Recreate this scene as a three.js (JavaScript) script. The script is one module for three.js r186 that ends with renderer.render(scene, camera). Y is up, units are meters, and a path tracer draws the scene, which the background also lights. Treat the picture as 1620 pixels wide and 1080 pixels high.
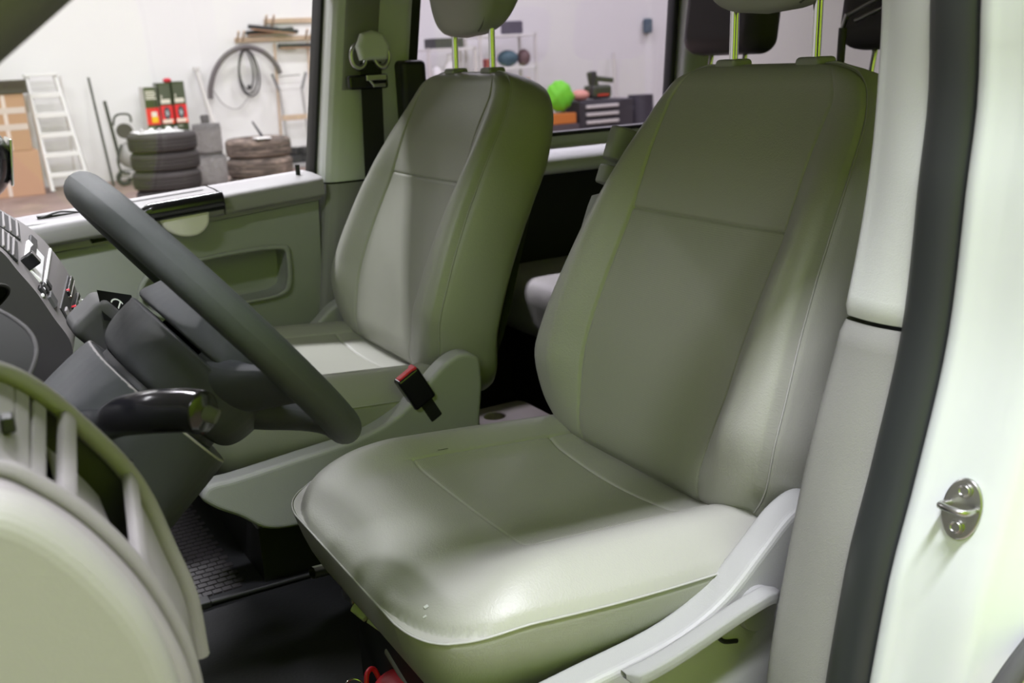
import * as THREE from 'three';
import { RoundedBoxGeometry } from 'three/addons/geometries/RoundedBoxGeometry.js';
import { mergeGeometries } from 'three/addons/utils/BufferGeometryUtils.js';
import { RectAreaLightUniformsLib } from 'three/addons/lights/RectAreaLightUniformsLib.js';

// ------------------------------------------------------------------ camera, light, exposure
const scene = new THREE.Scene();
scene.background = new THREE.Color(0x0b0c0b);
const camera = new THREE.PerspectiveCamera(2 * Math.atan(540 / 1600) * 180 / Math.PI, 1.5, 0.02, 80);
camera.position.set(0, 1.6, 0);
camera.rotation.set(-15.79 * Math.PI / 180, -29.44 * Math.PI / 180, -2.86 * Math.PI / 180, 'YXZ');
camera.focus = 1.25;
camera.userData.fStop = 7;
const renderer = new THREE.WebGLRenderer({ antialias: true });
renderer.toneMapping = THREE.LinearToneMapping;
renderer.toneMappingExposure = 0.6;
renderer.shadowMap.enabled = true;
RectAreaLightUniformsLib.init();

// workshop shell: x -9..18, z -15.4..2.6, floor 0.15, ceiling 5.4
const GY = 0.15, CY = 5.4, XL = -9, XR = 18, ZB = -15.4, ZF = 2.6;
// [x, z, length along x] of the ceiling battens
const COOL = [0.97, 0.955, 1.07], WARM = [1, 0.98, 1.04];
// [x, z, radiance, tint]
const BATTENS = [
  [0.2, 0.85, 430, COOL], [-3.2, 1.3, 130, COOL], [4.6, 0.8, 220, COOL],
  [-3.6, -4.8, 90, WARM], [0.4, -4.8, 600, WARM], [3.6, -4.8, 260, WARM], [6.8, -4.8, 150, WARM],
  [-1, -9.6, 150, WARM], [3, -9.6, 150, WARM], [8, -9.6, 150, WARM], [13, -9.6, 150, WARM],
  [1, -13.2, 95, WARM], [5, -13.2, 95, WARM], [9, -13.2, 95, WARM], [13, -13.2, 95, WARM]];

// ------------------------------------------------------------------ helpers
let seed = 7;
const rnd = () => { seed = (seed * 1664525 + 1013904223) >>> 0; return seed / 4294967296; };
const names = {};
function numbered(n) { const k = names[n] = (names[n] || 0) + 1; return k === 1 ? n : n + '_' + String(k - 1).padStart(3, '0'); }
function shade(m) { m.castShadow = true; m.receiveShadow = true; return m; }
function thing(name, label, category, p = [0, 0, 0], group) {
  const o = new THREE.Group(); o.name = numbered(name); o.position.set(...p);
  o.userData = { label, category }; if (group) o.userData.group = group;
  scene.add(o); return o;
}
// part given in world coordinates, stored relative to the thing's base
function part(name, geo, mat, parent, label) {
  const o = shade(new THREE.Mesh(geo, mat)); o.name = name;
  let p = parent; const off = new THREE.Vector3();
  while (p && p !== scene) { off.add(p.position); p = p.parent; }
  if (off.lengthSq() > 0) geo.translate(-off.x, -off.y, -off.z);
  if (label) o.userData.label = label;
  parent.add(o); return o;
}
function lpart(name, geo, mat, parent) { const o = shade(new THREE.Mesh(geo, mat)); o.name = name; parent.add(o); return o; }
function single(name, geo, mat, label, category, group) {
  geo.computeBoundingBox(); const b = geo.boundingBox.clone(), c = b.getCenter(new THREE.Vector3());
  geo.translate(-c.x, -b.min.y, -c.z);
  const o = shade(new THREE.Mesh(geo, mat)); o.name = numbered(name); o.position.set(c.x, b.min.y, c.z);
  o.userData = { label, category }; if (group) o.userData.group = group; scene.add(o); return o;
}
function struct(name, geo, mat) { const o = shade(new THREE.Mesh(geo, mat)); o.name = name; o.userData = { kind: 'structure' }; scene.add(o); return o; }
function dup(o, p, label) { const c = o.clone(); c.name = numbered(o.name.replace(/_\d{3}$/, '')); c.position.set(...p); c.userData = { ...o.userData, label: label || o.userData.label }; scene.add(c); return c; }
const merge = a => mergeGeometries(a.map(g => g.index ? g.toNonIndexed() : g));
function box(x0, x1, y0, y1, z0, z1, r = 0) {
  const w = Math.abs(x1 - x0), h = Math.abs(y1 - y0), d = Math.abs(z1 - z0);
  const g = r ? new RoundedBoxGeometry(w, h, d, 3, Math.min(r, w / 2.01, h / 2.01, d / 2.01)) : new THREE.BoxGeometry(w, h, d);
  g.translate((x0 + x1) / 2, (y0 + y1) / 2, (z0 + z1) / 2);
  if (!r) { // uv in metres
    const p = g.attributes.position, n = g.attributes.normal, uv = g.attributes.uv;
    for (let i = 0; i < p.count; i++) {
      const ax = Math.abs(n.getX(i)), ay = Math.abs(n.getY(i));
      if (ax > 0.5) uv.setXY(i, p.getZ(i), p.getY(i)); else if (ay > 0.5) uv.setXY(i, p.getX(i), p.getZ(i)); else uv.setXY(i, p.getX(i), p.getY(i));
    }
  }
  return g;
}
const V = (x, y, z) => new THREE.Vector3(x, y, z);
function tube(pts, r, seg = 40, rs = 10, closed = false) {
  const c = new THREE.CatmullRomCurve3(pts.map(p => V(...p)), closed, 'centripetal');
  return new THREE.TubeGeometry(c, seg, r, rs, closed);
}
function rod(a, b, r, r2 = r, rs = 14) {
  const A = V(...a), B = V(...b), d = B.clone().sub(A), g = new THREE.CylinderGeometry(r2, r, d.length(), rs);
  g.applyQuaternion(new THREE.Quaternion().setFromUnitVectors(V(0, 1, 0), d.clone().normalize()));
  g.translate((A.x + B.x) / 2, (A.y + B.y) / 2, (A.z + B.z) / 2); return g;
}
// smooth grid from f(u, v), u and v taken from node lists
function gridGeo(us, vs, f, uvf) {
  const nu = us.length, nv = vs.length, pos = [], uv = [], idx = [];
  for (let j = 0; j < nv; j++) for (let i = 0; i < nu; i++) {
    const p = f(us[i], vs[j], i, j); pos.push(p[0], p[1], p[2]);
    const t = uvf ? uvf(us[i], vs[j]) : [us[i], vs[j]]; uv.push(t[0], t[1]);
  }
  for (let j = 0; j < nv - 1; j++) for (let i = 0; i < nu - 1; i++) { const a = j * nu + i; idx.push(a, a + 1, a + nu, a + 1, a + nu + 1, a + nu); }
  const g = new THREE.BufferGeometry();
  g.setAttribute('position', new THREE.Float32BufferAttribute(pos, 3));
  g.setAttribute('uv', new THREE.Float32BufferAttribute(uv, 2));
  g.setIndex(idx); g.computeVertexNormals(); g.userData = { nu, nv }; return g;
}
function sliceGrid(g, i0, i1, j0, j1) {   // keeps the normals of the whole sheet
  const nu = g.userData.nu, P = g.attributes.position, N = g.attributes.normal, U = g.attributes.uv, pos = [], nor = [], uv = [], idx = [], w = i1 - i0 + 1;
  for (let j = j0; j <= j1; j++) for (let i = i0; i <= i1; i++) {
    const k = j * nu + i; pos.push(P.getX(k), P.getY(k), P.getZ(k)); nor.push(N.getX(k), N.getY(k), N.getZ(k)); uv.push(U.getX(k), U.getY(k));
  }
  for (let j = 0; j < j1 - j0; j++) for (let i = 0; i < i1 - i0; i++) { const a = j * w + i; idx.push(a, a + 1, a + w, a + 1, a + w + 1, a + w); }
  const o = new THREE.BufferGeometry();
  o.setAttribute('position', new THREE.Float32BufferAttribute(pos, 3)); o.setAttribute('normal', new THREE.Float32BufferAttribute(nor, 3)); o.setAttribute('uv', new THREE.Float32BufferAttribute(uv, 2)); o.setIndex(idx); return o;
}
const lin = (a, b, n) => Array.from({ length: n + 1 }, (_, i) => a + (b - a) * i / n);
const lerp = (a, b, t) => a + (b - a) * t;
const clamp = (x, a = 0, b = 1) => Math.min(b, Math.max(a, x));
const sm = (a, b, x) => { const t = clamp((x - a) / (b - a)); return t * t * (3 - 2 * t); };
function table(T) {   // smooth-ish piecewise interpolation of [[x, y], ...]
  return x => {
    if (x <= T[0][0]) return T[0][1];
    for (let i = 1; i < T.length; i++) if (x <= T[i][0]) {
      const p0 = T[Math.max(0, i - 2)], p1 = T[i - 1], p2 = T[i], p3 = T[Math.min(T.length - 1, i + 1)];
      const h = p2[0] - p1[0], t = (x - p1[0]) / h, m1 = (p2[1] - p0[1]) / (p2[0] - p0[0]) * h, m2 = (p3[1] - p1[1]) / (p3[0] - p1[0]) * h;
      return (2 * t ** 3 - 3 * t * t + 1) * p1[1] + (t ** 3 - 2 * t * t + t) * m1 + (-2 * t ** 3 + 3 * t * t) * p2[1] + (t ** 3 - t * t) * m2;
    }
    return T[T.length - 1][1];
  };
}
function poly(pts) { const s = new THREE.Shape(); s.moveTo(...pts[0]); for (const p of pts.slice(1)) s.lineTo(...p); s.closePath(); return s; }
function rrect(x0, x1, y0, y1, r, C = THREE.Shape) {
  const s = new C(); s.moveTo(x0 + r, y0); s.lineTo(x1 - r, y0); s.quadraticCurveTo(x1, y0, x1, y0 + r); s.lineTo(x1, y1 - r); s.quadraticCurveTo(x1, y1, x1 - r, y1);
  s.lineTo(x0 + r, y1); s.quadraticCurveTo(x0, y1, x0, y1 - r); s.lineTo(x0, y0 + r); s.quadraticCurveTo(x0, y0, x0 + r, y0); return s;
}
// XY outline extruded along z from z0 to z1
function extrZ(shape, z0, z1, bevel = 0, seg = 3, cs = 10) {
  const d = Math.abs(z1 - z0), g = new THREE.ExtrudeGeometry(shape, { depth: d - 2 * bevel, bevelEnabled: bevel > 0, bevelSize: bevel, bevelThickness: bevel, bevelOffset: -bevel, bevelSegments: seg, curveSegments: cs });
  g.translate(0, 0, Math.min(z0, z1) + bevel); return g;
}
function smoothPts(pts, n = 6, closed = false) { return new THREE.CatmullRomCurve3(pts.map(p => V(p[0], p[1], 0)), closed, 'centripetal').getPoints(pts.length * n).map(p => [p.x, p.y]); }
// [z, y] profile carried along x, with a rise from x0 to x1
function sweepX(prof, x0, x1, rise = 0, n = 1, fx) {
  return gridGeo(prof.map((_, i) => i), lin(0, 1, n), (i, t) => [lerp(x0, x1, t) + (fx ? fx(prof[i][1]) : 0), prof[i][1] + rise * t, prof[i][0]], (i, t) => [lerp(x0, x1, t), i * 0.03]);
}
// ------------------------------------------------------------------ textures
function noiseTex(n, f, srgb = false) {
  const d = new Uint8Array(n * n * 4);
  for (let y = 0; y < n; y++) for (let x = 0; x < n; x++) { const c = f(x, y), k = (y * n + x) * 4; d[k] = c[0]; d[k + 1] = c[1]; d[k + 2] = c[2]; d[k + 3] = 255; }
  const t = new THREE.DataTexture(d, n, n); t.wrapS = t.wrapT = THREE.RepeatWrapping; t.magFilter = THREE.LinearFilter; t.minFilter = THREE.LinearMipmapLinearFilter; t.generateMipmaps = true;
  if (srgb) t.colorSpace = THREE.SRGBColorSpace; t.needsUpdate = true; return t;
}
function vnoise(n, cells, sd) {   // tiling value noise
  const old = seed; seed = sd; const L = Array.from({ length: cells * cells }, rnd); seed = old;
  const g = (i, j) => L[((j + cells) % cells) * cells + ((i + cells) % cells)];
  return (x, y) => {
    const fx = x / n * cells, fy = y / n * cells, i = Math.floor(fx), j = Math.floor(fy), a = fx - i, b = fy - j, sa = a * a * (3 - 2 * a), sb = b * b * (3 - 2 * b);
    return lerp(lerp(g(i, j), g(i + 1, j), sa), lerp(g(i, j + 1), g(i + 1, j + 1), sa), sb);
  };
}
const grey = v => { v = clamp(v, 0, 255); return [v, v, v]; };
const N1 = vnoise(256, 64, 11), N2 = vnoise(256, 24, 12), N3 = vnoise(256, 6, 13), N4 = vnoise(256, 128, 14);
const grainT = noiseTex(256, (x, y) => grey(255 * (0.55 * N1(x, y) + 0.45 * N4(x, y))));
const perfT = noiseTex(256, (x, y) => { const p = 16, ox = (Math.floor(y / p) % 2) * p / 2, dx = ((x + ox) % p) - p / 2, dy = (y % p) - p / 2; return grey(dx * dx + dy * dy < 9 ? 30 : 215 + 30 * N4(x, y)); });
const concreteT = noiseTex(256, (x, y) => { const v = 0.78 + 0.12 * (N3(x, y) - 0.5) + 0.1 * (N2(x, y) - 0.5) + 0.08 * (N4(x, y) - 0.5); return [v * 230, v * 205, v * 195]; }, true);
const rubberT = noiseTex(256, (x, y) => grey(255 * (0.5 * N2(x, y) + 0.5 * N4(x, y))));
const dirtT = noiseTex(256, (x, y) => { const v = clamp(0.62 + 0.55 * (N3(x, y) - 0.5) + 0.5 * (N2(x, y) - 0.5)); return [150 * v + 60, 138 * v + 56, 130 * v + 54]; }, true);
const woodT = noiseTex(256, (x, y) => { const v = 0.85 + 0.2 * (N2(x, Math.floor(y / 8) * 8) - 0.5); return [236 * v, 214 * v, 190 * v]; }, true);
function rep(t, r) { const c = t.clone(); c.repeat.set(r, r); c.needsUpdate = true; return c; }
function canvasTex(w, h, draw) { const c = document.createElement('canvas'); c.width = w; c.height = h; draw(c.getContext('2d'), w, h); const t = new THREE.CanvasTexture(c); t.colorSpace = THREE.SRGBColorSpace; return t; }
// ------------------------------------------------------------------ materials (colours linear)
function M(r, g, b, o = {}) { const m = new THREE.MeshPhysicalMaterial({ roughness: 0.6, side: THREE.DoubleSide, ...o }); m.color.setRGB(r, g, b); return m; }
const grain10 = rep(grainT, 12), grain20 = rep(grainT, 22);
const leather = M(0.325, 0.327, 0.292, { roughness: 0.44, bumpMap: grain10, bumpScale: 0.0002 });
const leatherPerf = M(0.312, 0.316, 0.272, { roughness: 0.5, bumpMap: rep(perfT, 22), bumpScale: 0.0004 });
const piping = M(0.35, 0.35, 0.33, { roughness: 0.45 });
const trimGrey = M(0.34, 0.345, 0.335, { roughness: 0.5, bumpMap: grain20, bumpScale: 0.0002 });
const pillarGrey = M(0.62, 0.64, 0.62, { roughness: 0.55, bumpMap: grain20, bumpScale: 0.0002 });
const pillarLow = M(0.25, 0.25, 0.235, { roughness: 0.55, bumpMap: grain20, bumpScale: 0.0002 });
const doorGrey = M(0.27, 0.28, 0.26, { roughness: 0.6, bumpMap: grain20, bumpScale: 0.0002 });
const sillGrey = M(0.25, 0.24, 0.245, { roughness: 0.5, bumpMap: grain20, bumpScale: 0.0002 });
const darkGrey = M(0.075, 0.075, 0.075, { roughness: 0.5, bumpMap: grain20, bumpScale: 0.0002 });
const dashGrey = M(0.032, 0.03, 0.03, { roughness: 0.55, bumpMap: grain20, bumpScale: 0.0002 });
const bezelGrey = M(0.22, 0.205, 0.205, { roughness: 0.5, bumpMap: grain20, bumpScale: 0.00015 });
const endCap = M(0.25, 0.245, 0.225, { roughness: 0.55, bumpMap: grain20, bumpScale: 0.00015 });
const wheelMat = M(0.03, 0.035, 0.034, { roughness: 0.5, bumpMap: grain20, bumpScale: 0.0002 });
const hubMat = M(0.026, 0.029, 0.031, { roughness: 0.42, bumpMap: grain20, bumpScale: 0.0002 });
const black = M(0.012, 0.012, 0.013, { roughness: 0.5 });
const blackGloss = M(0.01, 0.01, 0.012, { roughness: 0.18 });
const carpet = M(0.022, 0.022, 0.022, { roughness: 0.95 });
const rubberFloor = M(0.009, 0.0095, 0.011, { roughness: 0.8, bumpMap: rep(rubberT, 3), bumpScale: 0.0006 });
const sealMat = M(0.03, 0.034, 0.034, { roughness: 0.4 });
const chrome = M(0.72, 0.72, 0.72, { roughness: 0.1, metalness: 1 });
const steel = M(0.5, 0.5, 0.48, { roughness: 0.28, metalness: 1 });
const paint = M(0.66, 0.70, 0.695, { roughness: 0.3, clearcoat: 1, clearcoatRoughness: 0.05 });
const webbing = M(0.018, 0.018, 0.018, { roughness: 0.85 });
const redPlastic = M(0.62, 0.02, 0.04, { roughness: 0.4 });
const glassClear = M(0.97, 0.98, 0.97, { transmission: 1, thickness: 0, roughness: 0, ior: 1.45 });
const glassTint = M(0.85, 0.825, 0.87, { transmission: 1, thickness: 0, roughness: 0, ior: 1.45 });
const whiteWall = M(0.8, 0.795, 0.8, { roughness: 0.85 });
const limeWall = M(0.28, 0.45, 0.005, { roughness: 0.8 });
const ceilMat = M(0.28, 0.28, 0.29, { roughness: 0.9 });
const whitePlastic = M(0.78, 0.78, 0.77, { roughness: 0.45 });

// ------------------------------------------------------------------ workshop shell
const floorMat = M(0.6, 0.55, 0.53, { roughness: 0.55, map: rep(concreteT, 0.35) });
struct('floor', box(XL - 0.2, XR + 0.2, GY - 0.2, GY, ZB - 0.2, ZF + 0.2), floorMat);
struct('ceiling', box(XL - 0.2, XR + 0.2, CY, CY + 0.2, ZB - 0.2, ZF + 0.2), ceilMat);
struct('wall_back', box(XL, XR, GY, CY, ZB - 0.2, ZB), whiteWall);
struct('wall_front', box(XL, XR, GY, CY, ZF, ZF + 0.2), limeWall);
struct('wall_left', box(XL - 0.2, XL, GY, CY, ZB, ZF), whiteWall);
struct('wall_right', box(XR, XR + 0.2, GY, CY, ZB, ZF), whiteWall);
{
  const glow = M(0.9, 0.9, 0.9, { roughness: 0.4, emissive: new THREE.Color(1, 1, 1), emissiveIntensity: 2.5 });
  const body = whitePlastic;
  for (const [x, z, L, tint] of BATTENS) {
    const t = thing('ceiling_lamp', 'long white ceiling lamp hanging over the workshop floor', 'lamp', [x, CY - 0.06, z], 'ceiling lamps of the workshop');
    lpart('housing', box(-0.95, 0.95, -0.0, 0.06, -0.16, 0.16, 0.01), body, t);
    lpart('diffuser', box(-0.9, 0.9, -0.025, -0.001, -0.13, 0.13, 0.008), glow, t);
    const l = new THREE.RectAreaLight(new THREE.Color().setRGB(...tint), L, 1.8, 0.26);
    l.position.set(0, -0.04, 0); l.rotation.x = -Math.PI / 2; t.add(l);
  }
}

// ------------------------------------------------------------------ the van's shell
const vanBody = thing('van_body', 'white van body seen from inside with grey pillars, roof and dark floor', 'van', [0.75, 0.6, -1.39]);
const FY = 0.75;   // cab floor
{
  part('floor_pan', box(-0.55, 3.2, FY - 0.1, FY, -2.24, -0.52), rubberFloor, vanBody);
  part('roof', merge([box(0.28, 3.25, 1.98, 2.03, -2.22, -0.54), box(0.30, 3.25, 1.90, 1.99, -2.26, -2.12), box(0.30, 3.25, 1.96, 2.0, -0.66, -0.52), box(0.28, 0.5, 1.91, 2.0, -2.2, -0.56)]), pillarLow, vanBody);
  // front bulkhead and scuttle under the windscreen
  part('bulkhead', merge([box(-0.60, -0.52, GY + 0.25, 1.30, -2.28, -0.5), box(-0.60, -0.4, 1.24, 1.30, -2.2, -0.58)]), darkGrey, vanBody);
  // windscreen
  part('windscreen', gridGeo([0, 1], [0, 1], (u, v) => [lerp(-0.5, 0.34, v), lerp(1.28, 1.95, v), lerp(-2.16, -0.62, u)]), glassClear, vanBody);
  // A pillars: slanted bars from scuttle to roof
  for (const z of [-2.17, -0.58]) part('windscreen_pillar', gridGeo(lin(0, 1, 24), [0, 1], (u, v) => {
    const a = u * Math.PI * 2, c = Math.cos(a), s = Math.sin(a), q = 0.72;
    const ex = Math.sign(c) * Math.abs(c) ** q * 0.05, ez = Math.sign(s) * Math.abs(s) ** q * 0.05;
    return [lerp(-0.53, 0.43, v) + ex * 0.62, lerp(1.23, 1.97, v) - ex * 0.79, z + ez];
  }), M(0.07, 0.072, 0.065), vanBody, 'dark grey slanted pillar beside the windscreen');
  // driver side behind the door: wall with a tinted window
  const side = (z0, z1, xa) => [box(xa, 3.2, FY - 0.2, 1.395, z0, z1), box(xa, 3.2, 1.88, 1.98, z0, z1), box(1.75, 1.88, 1.39, 1.9, z0, z1), box(3.02, 3.2, 1.39, 1.9, z0, z1)];
  part('side_wall', merge([...side(-0.56, -0.5, 0.98), box(0.86, 1.0, FY - 0.2, 1.98, -0.58, -0.5)]), carpet, vanBody);
  part('side_glass', box(1.0, 1.75, 1.395, 1.88, -0.54, -0.535), glassTint, vanBody);
  part('side_glass', box(1.88, 3.02, 1.395, 1.88, -0.54, -0.535), glassTint, vanBody);
  part('rear_wall', merge([box(3.2, 3.28, FY - 0.2, 1.38, -2.26, -0.5), box(3.2, 3.28, 1.88, 2.0, -2.26, -0.5), box(3.2, 3.28, 1.3, 1.95, -2.26, -2.1), box(3.2, 3.28, 1.3, 1.95, -0.66, -0.5)]), carpet, vanBody);
  part('rear_glass', box(3.235, 3.24, 1.38, 1.88, -2.1, -0.66), glassTint, vanBody);
  // passenger side behind the front door
  part('side_wall', merge([box(0.94, 3.2, FY - 0.2, 1.31, -2.24, -2.16), box(0.98, 3.2, 1.88, 1.98, -2.24, -2.16), box(3.02, 3.2, 1.3, 1.9, -2.24, -2.16)]), carpet, vanBody, 'dark side lining behind the passenger seat');
  const trimProf = [[-2.21, 1.31], [-2.21, 1.402], [-2.175, 1.404], [-2.168, 1.398], [-2.165, 1.38], [-2.155, 1.374], [-2.135, 1.369], [-2.11, 1.357], [-2.098, 1.344], [-2.096, 1.33], [-2.105, 1.318], [-2.13, 1.313], [-2.17, 1.311]];
  part('window_ledge', sweepX(trimProf, 0.96, 3.1, 0, 4), pillarGrey, vanBody, 'grey ledge trim below the tinted side window');
  part('glass_seal', box(0.97, 1.80, 1.398, 1.41, -2.205, -2.17, 0.003), black, vanBody);
  part('side_glass', box(0.96, 1.76, 1.40, 1.90, -2.20, -2.195), glassTint, vanBody);
  part('side_glass', box(1.88, 3.03, 1.40, 1.90, -2.20, -2.195), glassTint, vanBody);
  // third pillar, leaning slightly
  part('rear_side_pillar', gridGeo(lin(0, 1, 24), [0, 1], (u, v) => {
    const a = u * Math.PI * 2, c = Math.cos(a), s = Math.sin(a), q = 0.5;
    return [lerp(1.79, 1.845, v) + Math.sign(c) * Math.abs(c) ** q * 0.05, lerp(1.38, 1.95, v), -2.17 + Math.sign(s) * Math.abs(s) ** q * 0.045];
  }), pillarGrey, vanBody, 'grey pillar between the tinted side windows');
  part('pillar_seal', gridGeo(lin(0, 1, 12), [0, 1], (u, v) => { const a = u * Math.PI * 2; return [lerp(1.735, 1.782, v) + 0.01 * Math.cos(a), lerp(1.39, 1.95, v), -2.18 + 0.02 * Math.sin(a)]; }), black, vanBody);
  // sill and lower body on the passenger side
  part('body_side', merge([box(-0.6, 3.25, GY + 0.2, FY + 0.02, -2.3, -2.24), box(-0.6, 3.25, GY + 0.2, FY - 0.02, -0.5, -0.44), box(0.93, 3.28, FY - 0.02, 1.39, -0.5, -0.445), box(0.93, 3.28, 1.885, 2.03, -0.5, -0.445), box(1.75, 1.88, 1.385, 1.89, -0.5, -0.445), box(3.02, 3.28, 1.385, 1.89, -0.5, -0.445)]), paint, vanBody);
}
// ---- driver-side B pillar: grey trim in two pieces, black seal, white jamb
const pillX = table([[0.62, 0.70], [0.80, 0.652], [0.97, 0.657], [1.092, 0.679], [1.221, 0.709], [1.33, 0.744], [1.42, 0.765], [1.496, 0.776], [1.576, 0.78], [1.631, 0.78], [1.8, 0.775], [1.97, 0.755]]);
const dOut = table([[0.62, 0.012], [0.998, 0.011], [1.127, 0.008], [1.223, 0.013], [1.338, 0.005], [1.468, -0.011], [1.549, -0.011], [1.628, -0.017], [1.97, -0.017]]);
{
  const X2 = y => pillX(y) + dOut(y);
  // trim cross-section from the inner edge round to the seal
  const trim = (y0, y1, ra, rb) => {
    const vs = lin(0, 1, 60), us = lin(0, 1, 22);
    return gridGeo(us, vs, (u, v) => {
      let y = lerp(y0, y1, v); const e = Math.min(ra ? (y - y0) / 0.006 : 9, rb ? (y1 - y) / 0.006 : 9), k = e < 1 ? 0.005 * (1 - Math.sqrt(1 - (1 - e) ** 2)) : 0;
      const xi = pillX(y), xo = X2(y);
      let z, x;
      if (u < 0.35) { const t = u / 0.35; z = -0.675 + 0.0 * t; x = lerp(xi + 0.13, xi + 0.008, t); z = -0.672; }
      else if (u < 0.5) { const t = (u - 0.35) / 0.15 * Math.PI / 2; z = -0.672 + 0.012 * (1 - Math.cos(t)); x = xi + 0.008 * (1 - Math.sin(t)); }
      else { const t = (u - 0.5) / 0.5; z = lerp(-0.66, -0.598, t); x = lerp(xi, xo, t) - 0.004 * Math.sin(t * Math.PI); }
      return [x + k, y, z];
    }, (u, v) => [u * 0.2, lerp(y0, y1, v)]);
  };
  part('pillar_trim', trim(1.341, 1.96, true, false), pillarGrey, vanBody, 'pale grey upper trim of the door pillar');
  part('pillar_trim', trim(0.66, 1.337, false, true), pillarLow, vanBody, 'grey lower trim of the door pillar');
  const seal = gridGeo(lin(0, 1, 18), lin(0, 1, 60), (u, v) => {
    const y = lerp(0.66, 1.97, v), a = lerp(0, Math.PI, u), x = X2(y);
    return [x - 0.016 * Math.sin(a) + 0.006, y, lerp(-0.604, -0.553, (1 - Math.cos(a)) / 2)];
  });
  part('door_seal', seal, sealMat, vanBody, 'black rubber door seal along the pillar');
  const sx = y => X2(y) - 0.004;
  const jp = [[-0.557, 0.012], [-0.549, -0.002], [-0.541, -0.004], [-0.53, 0.0], [-0.515, 0.005], [-0.48, 0.014], [-0.472, 0.019], [-0.465, 0.03], [-0.455, 0.044], [-0.446, 0.055], [-0.441, 0.075], [-0.440, 0.20]];
  const jc = new THREE.CatmullRomCurve3(jp.map(p => V(p[0], p[1], 0)), false, 'centripetal');
  const jamb = gridGeo(lin(0, jp.length - 1, 78), lin(0, 1, 60), (i, v) => {
    const q = jc.getPoint(i / (jp.length - 1)), y = lerp(0.55, 2.0, v);
    return [sx(y) + q.y, y, q.x];
  });
  part('door_jamb', jamb, paint, vanBody, 'white painted door jamb beside the black seal');
  // striker: oval steel plate, two screws, U loop
  const y0 = 1.207, zc = -0.503, xs = sx(y0) + 0.0065;
  const sh = new THREE.Shape(); sh.absellipse(0, 0, 0.0155, 0.026, 0, Math.PI * 2);
  const plate = new THREE.ExtrudeGeometry(sh, { depth: 0.002, bevelEnabled: true, bevelSize: 0.0012, bevelThickness: 0.0012, bevelSegments: 2, curveSegments: 32 });
  const face = new THREE.Matrix4().makeRotationY(-Math.PI / 2 + 0.22), slope = new THREE.Matrix4().makeRotationZ(-0.25);
  const put = g => { g.applyMatrix4(face); g.applyMatrix4(slope); g.translate(xs - 0.001, y0, zc); return g; };
  const st = part('striker_plate', put(plate), steel, vanBody, 'oval steel door striker plate');
  for (const dy of [0.0165, -0.016]) {
    const c = merge([new THREE.CylinderGeometry(0.0062, 0.0068, 0.004, 20).rotateX(Math.PI / 2), new THREE.TorusGeometry(0.0042, 0.0011, 8, 20).translate(0, 0, 0.0022)]); c.translate(0, dy, 0.005); part('screw', put(c), steel, st);
  }
  const u = tube([[-0.011, 0.002, 0.0], [-0.011, 0.002, 0.02], [-0.009, 0.002, 0.0245], [0.009, 0.002, 0.0245], [0.011, 0.002, 0.02], [0.011, 0.002, 0.0]], 0.0031, 40, 10);
  part('striker_loop', put(u), steel, st);
  // black moulding low on the outside
  part('side_moulding', merge([tube([[0.66, 1.02, -0.442], [0.70, 1.076, -0.438], [0.735, 1.105, -0.436], [0.80, 1.14, -0.436], [0.95, 1.16, -0.436]], 0.0095, 30, 10)]), darkGrey, vanBody, 'dark moulding at the lower outer edge of the jamb');
}
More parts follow.
